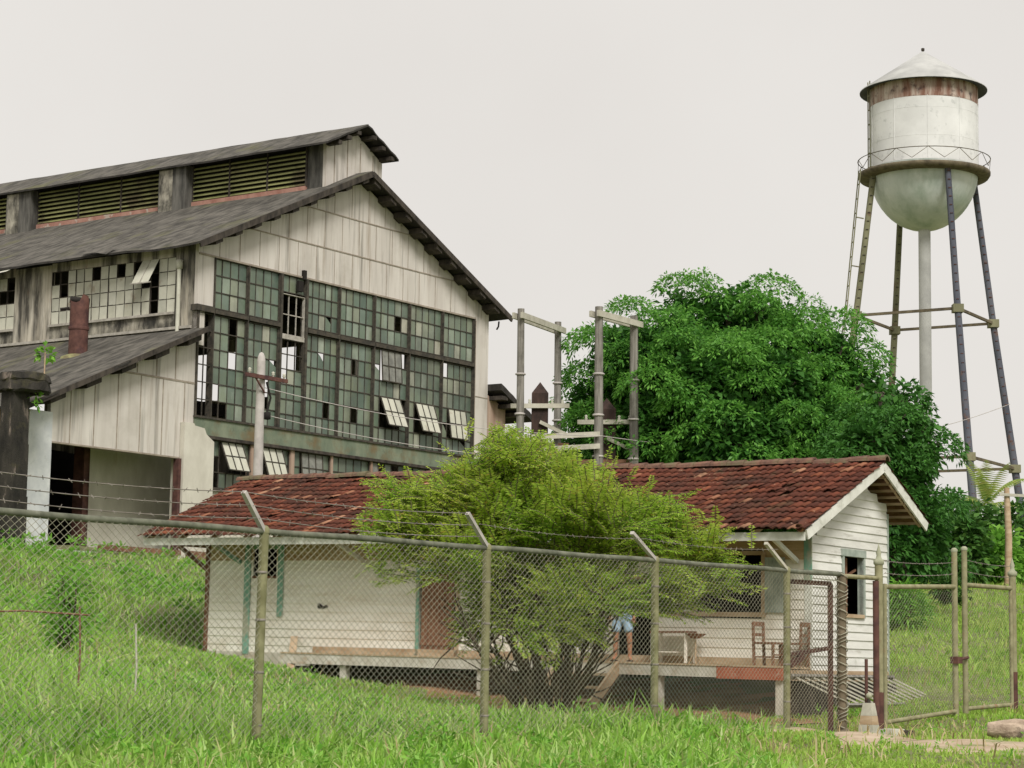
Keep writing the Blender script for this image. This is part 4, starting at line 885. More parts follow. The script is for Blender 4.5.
# marker stone with a little pipe
p = W2(PO, 10.35, -.1); g0 = gz(p.x, p.y)
MK = thing('marker_stone', 'small tapered whitewashed concrete marker with rust stain left of the gate post', 'marker', (p.x,p.y,g0), ROTZ)
def taper(b, z0, z1, w0, w1, mi=0): b.poly([(-w0,-w0,z0),(w0,-w0,z0),(w0,w0,z0),(-w0,w0,z0),(-w1,-w1,z1),(w1,-w1,z1),(w1,w1,z1),(-w1,w1,z1)],[(0,3,2,1),(4,5,6,7),(0,1,5,4),(1,2,6,5),(2,3,7,6),(3,0,4,7)],mi)
b = MB(); taper(b,-.2,.22,.135,.118,0); b.build('base', M_greyw2, MK); b = MB(); taper(b,.222,.36,.115,.10,0); b.build('rust_stain_band', M_wood, MK); b = MB(); taper(b,.362,.56,.098,.07,0); b.build('tip', M_greyw2, MK)
b = MB(); b.tube([(0,0,.56),(0,0,.62)],.03,8,1); b.lathe((0,0,.62),[(.0,0),(.045,.02),(.05,.06),(.03,.09),(0,.1)],10,0); b.build('metal_knob', [M_gateg, M_dark], MK)
b = MB(); b.tube([(.12,.1,.0),(.12,.1,1.25)],.028,8); b.build('thin_pipe', M_rust, MK)
# log
p = at(1016,733,33.6); g0 = gz(p.x,p.y)+.07
b = MB(); rnd = random.Random(8); b.tube([(x,rnd.uniform(-.02,.02),.10+rnd.uniform(-.02,.03)) for x in np.linspace(-.42,1.4,10)],[.10,.15,.2,.19,.21,.2,.19,.2,.2,.15],12)
o = b.build('log', mat('pale_log', (.20,.14,.10), (.58,.46,.35), 4, (.5,2,2), bump=1.0, stains=[((.08,.06,.045),2.5,V3,.55,.65,.8)])); o.location = (p.x,p.y,g0); o.rotation_euler.z = R(-14); tag(o, 'pale weathered log lying in the grass in front of the right gate post', 'log')
# thin stakes in the left grass
for (px, py, Y, h, lab, mm) in ((77,690,26.5,1.35,'thin brown stick standing in the grass at far left, hung with a wire',M_brown),(134,690,26,1.25,'thin pale cane standing in the grass between the stick and the leftmost tall post',M_greyw2)):
    q = at(px,py,Y); g0 = gz(q.x,q.y); b = MB(); b.tube([(0,0,-.2),(.02,0,h*.6),(-.01,.01,h)],.013,6)
    o = b.build('stake', mm); o.location = (q.x,q.y,g0); tag(o, lab, 'stake')
    if px == 77: b = MB(); b.tube([(-1.6,0,h-.1),(-.7,0,h-.06),(.12,0,h-.1)],.012,5); b.build('wire', M_brown, o)
# ------------------------------------------------------------------ utility pole in front of the mill, and wires
q = at(258,470,57); g0 = gz(q.x,q.y); H = at(258,352,57).z-g0
UP = thing('utility_pole', 'whitewashed round-topped concrete pole with rusty crossarm in front of the green windows', 'utility pole', (q.x,q.y,g0), ROTZ)
b = MB(); b.tube([(0,0,-.3),(0,0,H*.5),(0,0,H-.25)],[.15,.13,.11],14); b.lathe((0,0,H-.25),[(.11,0),(.095,.12),(.055,.22),(0,.25)],14); b.build('shaft', M_polew, UP)
z = at(258,378,57).z-g0
b = MB(); b.beam((-.75,-.16,z),(.85,-.16,z),.09,.1); b.beam((-.4,-.16,z-.02),(0,-.15,z-.4),.03,.04); b.build('crossarm', M_rust, UP)
for s in (-.62,.3,.74): b = MB(); b.lathe((s,-.16,z+.05),[(.02,0),(.03,.04),(.05,.06),(.035,.1),(.05,.12),(0,.15)],10); b.build('insulator', M_whitep, UP)
b = MB(); b.tube([(.1,-.12,z-.1),(.25,-.14,z-.5),(.12,-.14,z-.9)],.03,6); b.lathe((.12,-.16,z-1.1),[(0,0),(.09,.02),(.09,.2),(0,.22)],10); b.build('cable_bracket', M_void, UP)
def wire(name, p, q, sag, label, r=.011, n=24):
    p = Vector(p); q = Vector(q); b = MB(); b.tube([p.lerp(q,t)-Vector((0,0,sag*4*t*(1-t))) for t in np.linspace(0,1,n)],r,5,0,False); b.v = [tuple(Vector(v)-p) for v in b.v]
    o = b.build(name, M_polew); o.location = p; return tag(o, label, 'wire', 'wires strung from the concrete pole')
wire('overhead_wire', at(262,387,57), at(602,436,60.5), .28, 'upper thin wire from the concrete pole past the mill windows to the grey poles')
wire('overhead_wire', at(262,414,57), at(520,458,61.5), .15, 'lower thin wire running from the concrete pole across the sill of the mill windows')
wire('overhead_wire', at(602,436,60.5), at(1010,404,84), .9, 'thin pale wire sagging in front of the big mango trees and away to the right', .012, 40)
# ------------------------------------------------------------------ pairs of grey poles with a crossbar
def goal(p0, p1, label, wd=.12):
    (x0,y0,Y0),(x1,y1,Y1) = p0, p1; A_ = at(x0,y0,Y0); B_ = at(x1,y1,Y1); g0 = gz(A_.x,A_.y)
    t = thing('pole_frame', label, 'pole frame', (A_.x,A_.y,g0), 0, 'twin-pole frames behind the house')
    for P_ in (A_, B_):
        dx, dy = P_.x-A_.x, P_.y-A_.y; g1 = gz(P_.x,P_.y)-g0; b = MB(); hh = P_.z-g0
        b.tube([(dx,dy,g1-.3),(dx+.03,dy,(g1+hh)/2),(dx,dy,hh+.12)],[wd*1.15,wd,wd*.85],10); o = b.build('pole', M_greyw, t)
        b = MB()
        for z in (.32,.5,.64,.78): zz = g1+(hh-g1)*z; b.lathe((dx+.012,dy,zz),[(wd+.01,0),(wd+.03,.01),(wd+.03,.05),(wd+.01,.06)],10)
        b.build('wire_band', M_polew, o)
    d = (B_-A_); d.z = 0; e = d.normalized()
    b = MB()
    for s in (-1,1): b.beam((-.25*e.x+.13*s*e.y, -.25*e.y-.13*s*e.x, A_.z-g0-.1),(d.x+.25*e.x+.13*s*e.y, d.y+.25*e.y-.13*s*e.x, B_.z-g0-.12),.07,.17)
    b.build('crossbar', M_greyw2, t); return t
goal((521,313,62),(558,326,64.5),'left twin-pole frame with crossbar, rising beside the mill corner')
goal((599,311,61),(634,320,62.5),'right twin-pole frame with crossbar, standing in front of the mango tree', .135)
def totem(px, top, bot, Y, w, label):
    q = at(px,bot,Y); g0 = gz(q.x,q.y); H = at(px,top,Y).z-g0; t = thing('switchgear_post', label, 'post', (q.x,q.y,g0), 0, 'dark stubby posts between the grey poles')
    b = MB(); b.poly([(s*w,v*w,z) for z in (-.2,H-.35) for s,v in ((-1,-1),(1,-1),(1,1),(-1,1))]+[(0,0,H)],[(0,1,5,4),(1,2,6,5),(2,3,7,6),(3,0,4,7),(4,5,8),(5,6,8),(6,7,8),(7,4,8)]); b.build('shaft', M_totem, t)
    for k, dz in enumerate((.75,1.9,2.9)):
        b = MB(); b.beam((-.85,-w-.05,H-dz),(.85,-w-.05,H-dz+.03),.1,.13); b.build('cross_timber', M_greyw2 if k != 1 else M_brown, t)
    b = MB()
    for s in (-.6,-.3,.35,.65): b.lathe((s,-w-.05,H-.68),[(.03,0),(.05,.05),(.03,.08),(.05,.12),(0,.15)],8)
    b.build('insulator', M_whitep, t)
    b = MB(); b.beam((0,-w-.06,H-1.2),(.75,-w-.06,H-1.55),.08,.1); b.build('strut', M_greyw2, t); return t
totem(539,382,470,63.5,.24,'dark pointed post seen against the sky between the left pair of poles')
totem(606,398,470,63.2,.26,'dark pointed post seen against the mango tree behind the right pair of poles')
p0 = at(514,437,60.6); g0 = gz(p0.x,p0.y)
RF = thing('plank_rail', 'two bleached planks nailed across posts above the bush, left of the tall poles', 'railing', (p0.x,p0.y,g0))
def rel(px,py,Y): return at(px,py,Y)-Vector((p0.x,p0.y,g0))
for a, c in (((513,438,60.6),(600,434,60.6)),((513,451,60.6),(600,446,60.6))): b = MB(); b.beam(rel(*a),rel(*c),.05,.14); b.build('plank', M_greyw2, RF)
for x in (518,556,597):
    b = MB(); a = rel(x,436,60.7); b.beam((a.x,a.y+.08,gz(a.x+p0.x,a.y+p0.y)-g0-.2),(a.x,a.y+.08,a.z+.05),.12,.12); b.build('post', M_greyw, RF)
# ------------------------------------------------------------------ water tower
TY = 150; ax_ = at(926,600,TY); TX = at(925,300,TY).x; TG = gz(TX,TY); 
WT_ = thing('water_tower', 'tall silver water tower with cone roof, round bowl and four splayed legs', 'water tower', (TX,TY,TG))
s_ = TY/2200*1.0
zt = lambda y: at(924,y,TY).z-TG
RT_ = 55*s_
ztop, zring, zbot = zt(93), zt(176), zt(231)
b = MB(); b.lathe((0,0,0),[(RT_,zring+.4),(RT_,zring+(ztop-zring)*.5),(RT_,ztop-1.05)],48); b.build('tank', M_tank, WT_)
b = MB(); b.lathe((0,0,0),[(RT_+.01,ztop-1.15),(RT_+.01,ztop+.1)],48); b.build('rusty_top_band', M_tankrust, WT_)
b = MB()
for k in range(10): a = 2*math.pi*k/10+.2; b.beam((RT_*math.cos(a)*1.003,RT_*math.sin(a)*1.003,zring+.5),(RT_*math.cos(a)*1.003,RT_*math.sin(a)*1.003,ztop-1.1),.03,.03)
for z in (.35,.68): b.lathe((0,0,zring+(ztop-zring)*z),[(RT_,-.02),(RT_+.015,0),(RT_,.02)],48)
b.build('plate_joint', M_tank, WT_)
b = MB(); pr = []
for k in range(13): a = math.pi/2*k/12; pr.append((max(.001,RT_*math.sin(a)), zring+.45-(zring+.45-zbot)*math.cos(a)))
b.lathe((0,0,0),pr,48); b.build('bowl', M_bowl, WT_)
zc = zt(52); ro = RT_+.65
b = MB(); b.lathe((0,0,0),[(ro,ztop-.0),(ro,ztop+.06),(ro*.5,ztop+(zc-ztop)*.52),(.1,zc),(0,zc+.05)],48,0); b.lathe((0,0,0),[(RT_-.1,ztop+.12),(ro,ztop-.0)],48,1); b.build('cone_roof', [M_cone, M_legb], WT_)
b = MB(); b.lathe((0,0,zc),[(.05,0),(.12,.1),(.12,.25),(0,.3)],10); b.build('roof_lamp', M_dark, WT_)
rb = RT_+.8
b = MB(); b.lathe((0,0,zring),[(RT_-.02,.1),(rb,.1),(rb,-.05),(rb-.12,-.25),(RT_-.02,-.3)],48); b.build('balcony', M_balc, WT_)
b = MB(); N_ = 13
b.lathe((0,0,zring+1.05),[(rb-.03,-.03),(rb+.03,0),(rb-.03,.03)],48)
for k in range(N_):
    a0 = 2*math.pi*k/N_; a1 = 2*math.pi*(k+1)/N_; am = (a0+a1)/2
    b.beam((rb*math.cos(a0),rb*math.sin(a0),zring+.3),(rb*math.cos(am),rb*math.sin(am),zring+1.05),.03,.03); b.beam((rb*math.cos(am),rb*math.sin(am),zring+1.05),(rb*math.cos(a1),rb*math.sin(a1),zring+.3),.03,.03)
b.build('balcony_railing', M_balc, WT_)
lv = [(zring+.1,RT_*1.0),(zt(319.5),75*s_),(zt(465),97*s_),(-.5,(97+.15*(465-0)*0+24)*s_)]
angs = [14,104,194,284]
def lp(a, i): # compass-like angle from the viewer-facing side, to the right
    z, r_ = lv[i]; return Vector((r_*math.sin(R(a)), -r_*math.cos(R(a)), z))
for a in angs:
    mt = M_legb if a in (14,104) else M_legm
    b = MB(); b.tube([lp(a,0),lp(a,1),lp(a,2),lp(a,3)],[.21,.23,.26,.28],10); o = b.build('leg', mt, WT_)
    b = MB(); st = []
    for i in range(3):
        P_, Q_ = lp(a,i), lp(a,i+1); n = int((Q_-P_).length/.6)
        for k in range(n): c = P_.lerp(Q_,k/n); c = c+Vector((math.sin(R(a))*.0,-.30,0)); b.beam(c-Vector((.09,-.08,.0)),c+Vector((.09,.08,.0)),.08,.05)
    b.build('lacing', M_dark if a not in (14,104) else M_rust, o)
for i in (1,2):
    for k in range(4):
        b = MB(); b.beam(lp(angs[k],i),lp(angs[(k+1)%4],i),.16,.18); b.build('ring_brace', M_balc, WT_)
    for a in angs: c = lp(a,i); b = MB(); b.box((c.x-.35,c.y-.35,c.z-.3),(c.x+.35,c.y+.35,c.z+.25)); b.build('gusset', M_legm, WT_)
b = MB(); b.tube([(0,0,-.3),(0,0,zbot+.2)],.42,20); b.build('riser_pipe', M_cone, WT_)
b = MB()      # ladder outside the left leg and up the tank
d = Vector((math.sin(R(278)), -math.cos(R(278)), 0))
LA = [lp(284,3)+d*.75, lp(284,2)+d*.75, lp(284,1)+d*.75, lp(284,0)+d*1.0]; LB = [(d.x*(RT_+.18),d.y*(RT_+.18),zring+.4),(d.x*(RT_+.18),d.y*(RT_+.18),ztop+.6)]
sd_ = Vector((-d.y,d.x,0))*.22
for path in (LA, [Vector(x) for x in LB]):
    for s in (-1,1): b.tube([p_+sd_*s for p_ in path],.045,5)
    for P_, Q_ in zip(path[:-1],path[1:]):
        n = int((Q_-P_).length/1.0)
        for k in range(n): c = P_.lerp(Q_,k/n); b.beam(c-sd_*1.1,c+sd_*1.1,.06,.06)
        for k in range(int((Q_-P_).length/3.2)): c = P_.lerp(Q_,k/max(1,int((Q_-P_).length/3.2))); b.beam(c+sd_*1.5,c-d*.6,.07,.07)
b.build('ladder', M_legm, WT_)
# ------------------------------------------------------------------ big trees
def limb(b, p, q, r0, r1, rnd, n=5, wob=.25):
    p = Vector(p); q = Vector(q); P = []; Rr = []
    for i in range(n+1): t = i/n; c = p.lerp(q,t)+Vector((rnd.uniform(-1,1),rnd.uniform(-1,1),rnd.uniform(-.5,.5)))*wob*math.sin(math.pi*t); P.append(c); Rr.append(r0+(r1-r0)*t)
    b.tube(P, Rr, 8, 0, False)
def big_tree(label, base, lobes, Y, seed, mt, clump=.46, leafn=60, ll=.2, lw_=.042, dens=1.0, group='large mango trees behind the house', cat='tree'):
    """lobes in picture terms at distance Y: (px, py, radius px, depth offset in metres)"""
    rnd = random.Random(seed); bx, by = base; g0 = gz(bx,by); O = Vector((bx,by,g0)); t = thing('mango_tree', label, cat, O, 0, group)
    C = []; C2 = []; L3 = []
    for (px,py,rp,dy) in lobes:
        c = at(px,py+9,Y+dy)-O; r_ = max(6,rp-11)*(Y+dy)/2200; L3.append((c,r_))
    for ci, (c, r_) in enumerate(L3):
        n = int(dens*4*math.pi*r_*r_/(clump*clump*1.15))
        for k in range(n):
            zz = 1-2*(k+.5)/n; ph = k*2.39996+ci; d = Vector((math.sqrt(1-zz*zz)*math.cos(ph), math.sqrt(1-zz*zz)*math.sin(ph), zz))
            rr = r_*(1+rnd.uniform(-.16,.12)); p = c+Vector((d.x*rr,d.y*rr,d.z*rr*.92))
            if p.z+g0 < g0+.6: continue
            inside = any((p-c2).length < r2*.80 for j,(c2,r2) in enumerate(L3) if j != ci)
            if inside or rnd.random() < .06: continue
            C.append((tuple(c+(p-c)*.72),tuple((d+Vector((0,0,.25))).normalized()),clump*rnd.uniform(.6,1.15)))
        n2 = int(dens*4*math.pi*r_*r_/1.55)          # domes of foliage on the lobe, each lit on its own top
        for k in range(n2):
            zz = 1-2*(k+.5)/n2; ph = k*2.39996+ci*1.7; d = Vector((math.sqrt(1-zz*zz)*math.cos(ph), math.sqrt(1-zz*zz)*math.sin(ph), zz)); d = (d+Vector((rnd.gauss(0,.12),rnd.gauss(0,.12),rnd.gauss(0,.12)))).normalized()
            if d.y > .55: continue
            p = c+d*(r_*rnd.uniform(.92,1.06)+rnd.uniform(0,.4)+(.4 if rnd.random() < .12 else 0)); rd = rnd.uniform(.42,.9)
            if any((p-c2).length < r2*.84 for j,(c2,r2) in enumerate(L3) if j != ci): continue
            m2 = int(rd*rd*38)
            for q in range(m2):
                z2 = 1-1.2*(q+.5)/m2; p2 = q*2.39996+k; e = Vector((math.sqrt(max(0,1-z2*z2))*math.cos(p2), math.sqrt(max(0,1-z2*z2))*math.sin(p2), z2)); e = (e+d*.25).normalized()
                C2.append((tuple(p+Vector((e.x*rd,e.y*rd,e.z*rd*.72))), tuple(e), rnd.uniform(.16,.27)))
    b = MB(); top = L3[0][0]; fork = Vector((0,0,2.2))
    limb(b,(0,0,-.3),fork,.55,.42,rnd,4,.05)
    for c, r_ in L3: limb(b, fork, c, .22, .08, rnd, 6, .4)
    k = 0
    for c, r_ in L3:
        for j in range(7):
            v = Vector((rnd.gauss(0,1),rnd.gauss(0,1),rnd.gauss(.2,1))).normalized()*r_*.88; limb(b, c-v*.2, c+v, .06, .02, rnd, 3, .15)
    b.build('trunk', M_bark, t)
    
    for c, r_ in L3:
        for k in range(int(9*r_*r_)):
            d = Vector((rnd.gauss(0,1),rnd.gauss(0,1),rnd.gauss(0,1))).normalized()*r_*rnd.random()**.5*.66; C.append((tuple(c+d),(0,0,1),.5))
    leaf_cloud('crown', C, 36, ll*1.3, lw_*1.9, M_mangod, t, up=.3, droop=.6, seed=seed); leaf_cloud('outer_foliage', C2, 28, ll*.82, lw_*.78, mt, t, up=.45, droop=.7, seed=seed+1); print('TREE', len(C), len(C2))  # inner crown leaves coloured darker, painting in shade between the outer domes
    return t
rnd = random.Random(21)
lob = [(735,400,95,0),(640,360,58,-1),(695,330,48,0),(765,335,55,.5),(820,365,52,0),(858,395,42,.5),(600,400,38,0),(610,445,45,-.6),(660,430,60,-2),(735,440,68,-3),(800,430,60,-2),(850,450,50,-1),(700,385,55,-2.5),(770,385,55,-2),(585,440,28,0),(680,300,22,.3),(742,298,24,0),(715,310,30,0),(790,335,32,0),(832,345,22,0),(620,340,24,0),(700,470,60,-1.5),(640,490,50,-1),(780,490,60,-1),(840,500,50,0),(590,465,35,0)]
for k in range(16):
    a = rnd.uniform(math.pi*1.02, math.pi*1.98); lob.append((735+rnd.uniform(118,142)*math.cos(a)*1.02, 408+rnd.uniform(100,112)*math.sin(a), rnd.uniform(13,20), rnd.uniform(-1,1)))
bt = at(730,560,66); big_tree('largest mango tree, a broad bright green dome between the tall poles and the water tower', (bt.x,66), lob, 66, 31, M_mango, dens=1.15)
lob2 = [(890,430,46,0),(905,395,26,.3),(880,385,18,0),(865,440,34,-1.2),(915,450,30,0),(895,490,44,0),(915,520,36,.5),(900,550,40,0),(870,510,40,-.5),(930,545,26,.5),(850,480,34,-.8),(925,415,17,0),(938,440,12,0),(860,560,40,0)]
bt = at(890,560,61); big_tree('smaller darker mango tree right of the largest one, its crown reaching down behind the gable', (bt.x,61), lob2, 61, 37, M_mangod, dens=1.1, leafn=50)
# ------------------------------------------------------------------ far shrubs and palm on the right
def shrub(name, label, cat, px, py_base, Y, wpx, hpx, mt, seed, ll=.16, lw_=.05, n=None, leafn=20, group=None, clump=.28):
    rnd = random.Random(seed); q = at(px,py_base,Y); g0 = gz(q.x,q.y); t = thing(name, label, cat, (q.x,q.y,g0), 0, group); s = Y/2200; w, h = wpx*s/2, hpx*s; C = []
    n = n or int(26*w*h+18)
    for k in range(n):
        a = rnd.uniform(0,2*math.pi); r_ = math.sqrt(rnd.random()); z = rnd.random(); e = math.sqrt(max(.04,1-((z-.5)/.56)**2))*(.8+.3*math.sin(3*a+seed))
        p = Vector((w*r_*e*math.cos(a), w*.8*r_*e*math.sin(a), h*(.06+.92*z)*(1-.1*rnd.random()))); C.append((tuple(p),(p.x/max(w,.1),p.y/max(w,.1),.4),clump*rnd.uniform(.6,1.2)))
    b = MB()
    for k in range(6): limb(b,(rnd.uniform(-.1,.1),rnd.uniform(-.1,.1),-.1),(rnd.uniform(-.6,.6)*w,rnd.uniform(-.5,.5)*w,h*rnd.uniform(.6,.9)),.035*h/2+.01,.01,rnd,4,.08)
    b.build('stem', M_stem, t); leaf_cloud('foliage', C, leafn, ll, lw_, mt, t, up=.3, droop=.5, seed=seed); return t
for i, (px,pb,Y,w,h,mt,lab) in enumerate([
    (945,592,92,60,95,M_mangod,'dark green bush below the right edge of the mango tree crown'),
    (985,592,96,62,88,M_hedge,'mid green bush beside the foot of the front tower leg'),
    (1022,590,94,60,95,M_hedge,'mid green bush at the right edge of the photograph, behind the slim timber pole'),
    (915,590,84,56,70,M_mangod,'darkest bush directly behind the gate, left of the front tower leg'),
    (962,592,80,44,66,M_hedge,'pale olive bush wrapped round the base of the front tower leg'),
    (1000,594,82,40,48,M_weed,'low bright green bush beyond the right gate leaf'),
    (1050,590,90,60,90,M_hedge,'mid green bush just outside the right edge of the photograph')]):
    shrub('far_bush', lab, 'bush', px, pb, Y, w, h, mt, 50+i, ll=.34, lw_=.10, n=70, leafn=28, group='bushes at the far side of the field', clump=.6)
def palm(px, pb, Y, ptop, label, seed):
    rnd = random.Random(seed); q = at(px,pb,Y); g0 = gz(q.x,q.y); H = at(px,ptop,Y).z-g0; t = thing('palm', label, 'palm tree', (q.x,q.y,g0)); b = MB(); limb(b,(0,0,-.2),(.1,0,H),.16,.12,rnd,5,.1); b.build('trunk', M_bark, t)
    V = []; Q = []
    for k in range(16):
        a = 2*math.pi*k/16+rnd.uniform(-.2,.2); e0 = rnd.uniform(.2,1.4); Lf = rnd.uniform(2.0,2.8); pr = Vector((.1,0,H)); d = Vector((math.cos(a)*math.cos(e0),math.sin(a)*math.cos(e0),math.sin(e0)))
        for j in range(22):
            d = (d+Vector((0,0,-.065))).normalized(); nx_ = pr+d*Lf/22; sd2 = d.cross(Vector((0,0,1))).normalized()
            for s in (-1,1):
                l_ = .65*math.sin(math.pi*(j+3)/26); tip = pr+sd2*s*l_*.8+d*l_*.5+Vector((0,0,-l_*.45)); i0 = len(V); V += [pr, pr+d*.09, tip, tip]; Q.append((i0,i0+1,i0+2,i0+3))
            pr = nx_
    fast('fronds', [tuple(v) for v in V], Q, M_palm, t); return t
palm(986,590,100,506,'pale green palm with drooping fronds between the two right-hand tower legs',3)
shrub('field_shrub', 'bright green grassy tuft of a shrub on the slope just behind the left gate leaf', 'bush', 905, 622, 58, 42, 44, M_weed, 71, ll=.3, lw_=.03, n=40, leafn=26, clump=.3)
shrub('field_shrub', 'low green bush on the slope seen through the middle of the gate', 'bush', 948, 618, 66, 36, 24, M_hedge, 72, ll=.2, lw_=.05, n=40, leafn=22, clump=.3)
q = at(1008,592,80); g0 = gz(q.x,q.y); H = at(1008,488,80).z-g0
TP = thing('timber_pole', 'slim brown timber pole with a short crossarm at the right edge, behind the gate', 'utility pole', (q.x,q.y,g0))
b = MB(); b.tube([(0,0,-.2),(.05,0,H*.5),(-.0,0,H)],[.15,.13,.1],8); b.build('shaft', M_wood, TP); b = MB(); b.beam((-.3,-.12,H-.25),(1.1,-.12,H-.3),.08,.1); b.build('crossarm', M_greyw2, TP)
# far fence behind the field, thin post by right edge
# ------------------------------------------------------------------ left shrub, weeds on the bank
shrub('left_shrub', 'slender dark green shrub standing behind the fence at far left', 'bush', 66, 622, 36, 42, 100, M_weed, 81, ll=.16, lw_=.026, n=60, leafn=20, clump=.24)
rnd = random.Random(5)
# ------------------------------------------------------------------ the feathery bush in front of the porch
B0 = at(548,690,39.2); BY = 39.2; g0 = gz(B0.x,B0.y); OB = Vector((B0.x,B0.y,g0))
BU = thing('feathery_bush', 'large spreading light green feathery bush in front of the porch steps', 'bush', OB)
rg = np.random.default_rng(12); rnd = random.Random(12)
sc_ = BY/2200
def env(px, py):      # crown outline as a set of discs in picture terms
    return None
crown = [(548,545,95,65),(470,515,75,50),(430,545,55,45),(620,535,72,42),(668,566,52,32),(495,478,55,38),(560,502,65,36),(640,518,46,28),(400,510,35,28),(700,580,35,24),(590,585,50,30),(480,590,60,40),(540,600,60,50),(395,560,28,22),(420,480,28,14),(480,448,26,14),(455,600,30,30),(720,575,14,14),(535,474,36,16),(545,605,52,30),(620,594,26,15),(610,585,30,18),(545,630,45,22),(500,620,30,20),(590,620,25,16),(550,600,45,36),(608,500,36,16),(505,455,18,14),(650,590,50,28)]
stems = MB(); tips = []
for k in range(17):
    a = -.75+1.25*k/16+rnd.uniform(-.08,.08); d = Vector((math.sin(a)*.85, rnd.uniform(-.35,.35), math.cos(a)*.9)).normalized(); p = Vector((rnd.uniform(-.22,.22)+.25*a,rnd.uniform(-.15,.15),-.1)); P = [p.copy()]; Rr = [.065]
    L = rnd.uniform(2.3,3.2)
    for j in range(9): d = (d+Vector((rnd.uniform(-.16,.16),rnd.uniform(-.12,.12),.05 if j < 5 else -.04))).normalized(); p = p+d*L/9; P.append(p.copy()); Rr.append(.06*(1-.085*(j+1)))
    stems.tube(P,Rr,7,0,False)
    for j in range(2,9):
        for q_ in range(2):
            dd = (d+Vector((rnd.gauss(0,.7),rnd.gauss(0,.5),rnd.gauss(.1,.5)))).normalized(); e = P[j]+dd*rnd.uniform(.5,1.1); limb(stems,P[j],e,.022,.006,rnd,3,.06); tips.append(e)
V = []; Q = []; tw = MB()
wts = np.array([c[2]*c[3] for c in crown],float); wts /= wts.sum()
ns = 6600
clu = []
for k in range(175):
    i_ = rg.choice(len(crown),p=wts); cx,cy,rx,ry = crown[i_]; a = rg.uniform(0,2*math.pi); r_ = math.sqrt(rg.uniform(.05,1)); clu.append((cx+rx*r_*math.cos(a)*.9, cy+12+ry*r_*math.sin(a)*.85, rg.normal()*.8, rg.normal()*.35, rg.normal()*.3, rg.uniform(9,19)))
for k in range(ns):
    cl = clu[rg.integers(len(clu))]; px = cl[0]+rg.normal()*cl[5]; py = cl[1]+rg.normal()*cl[5]*.62
    dpt = cl[2]*max(.2,1-abs(px-550)/240)+rg.normal()*.22; s0 = at(px,py,BY+dpt)-OB
    if s0.z < .35 or (px < 468 and py > 584) or (px > 690 and py > 600) or (px > 584 and py > 616) or (px > 640 and py < 500): continue
    out = Vector((s0.x, (dpt)*.9, s0.z-1.7)); out = out.normalized() if out.length > .01 else Vector((0,0,1))
    d = (out*.7+Vector((cl[3]*1.6+rg.normal()*.3,cl[4]+rg.normal()*.3,.30+rg.normal()*.22))).normalized(); L = rg.uniform(.28,.62)*(1.15 if s0.z > 2.9 else 1 if s0.z > 1.5 else .7)
    n = int(L/.034); p = s0.copy(); P = [p.copy()]
    for j in range(n):
        d = (d+Vector((0,0,-.045))).normalized(); p = p+d*.034; 
        if j % 4 == 0: P.append(p.copy())
        sd2 = d.cross(Vector((rg.normal()*.25,rg.normal()*.25,1))).normalized(); l_ = (.085*math.sin(math.pi*(j+2)/(n+3))+.025)
        for s in (-1,1):
            tip = p+sd2*s*l_+d*l_*.35+Vector((0,0,-l_*.25)); m_ = p+(tip-p)*.5; wv = d*.014; i0 = len(V); V += [tuple(p),tuple(m_-wv),tuple(tip),tuple(m_+wv)]; Q.append((i0,i0+1,i0+2,i0+3))
    if len(P) > 1: tw.tube(P,[.006]*len(P),3,0,False,False)
stems.build('stems', M_stem, BU); tw.build('twigs', M_stem, BU); fast('foliage', V, Q, M_feather, BU)
# ------------------------------------------------------------------ grass and weeds
def blades(name, n, fn, lmin, lmax, wd, mt, seed, label, bend=.5, ymin=15, ymax=60, ypow=1.0, xm=3.5):
    rg = np.random.default_rng(seed); t = rg.random(n); Y = ymin*(ymax/ymin)**(t**ypow) if ypow else ymin+(ymax-ymin)*t
    X = (rg.random(n)*2-1)*(Y*.245+xm); keep, k = fn(X, Y, rg); X, Y, k = X[keep], Y[keep], k[keep]; n = len(X); Z = GZ(X,Y)
    a = rg.uniform(0,2*np.pi,n); L = rg.uniform(lmin,lmax,n)*k; w = wd*rg.uniform(.6,1.3,n); ln = rg.uniform(.1,bend,n)
    dx, dy = np.cos(a), np.sin(a); sx, sy = -dy, dx; pt = rg.uniform(0,2*np.pi,n); sx2, sy2 = np.cos(pt), np.sin(pt)
    def pt_(h, r_, ww, s): return np.stack([X+dx*r_+sx2*ww*s, Y+dy*r_+sy2*ww*s, Z-.03+h],1)
    rows = [pt_(0*L,0*L,w,-1),pt_(0*L,0*L,w,1),pt_(L*.5,L*ln*.25,w*.9,1),pt_(L*.5,L*ln*.25,w*.9,-1),pt_(L*(1-ln*.35),L*ln*.95,w*.15,1),pt_(L*(1-ln*.35),L*ln*.95,w*.15,-1)]
    V = np.stack(rows,1).reshape(-1,3); b_ = np.arange(n)[:,None]*6; Q = np.concatenate([b_+np.array([0,1,2,3]), b_+np.array([3,2,4,5])],0)
    o = fast(name, V, Q, mt); return tag(o, label, 'grass', kind='stuff')
def pu(X, Y): d0 = X-PO.x; d1 = Y-PO.y; return d0*UD.x+d1*UD.y, d0*VD.x+d1*VD.y
def su(X, Y): d0 = X-SO.x; d1 = Y-SO.y; return d0*UD.x+d1*UD.y, d0*VD.x+d1*VD.y
def fu(X, Y): d0 = X-FO.x; d1 = Y-FO.y; return d0*UD.x+d1*UD.y, d0*VD.x+d1*VD.y
def sst(a, b, x): t = np.clip((x-a)/(b-a),0,1); return t*t*(3-2*t)
def patch(X, Y): return .5+.25*np.sin(X*.9+1.7*np.sin(Y*.5))+.25*np.sin(Y*.8+X*.35+2)
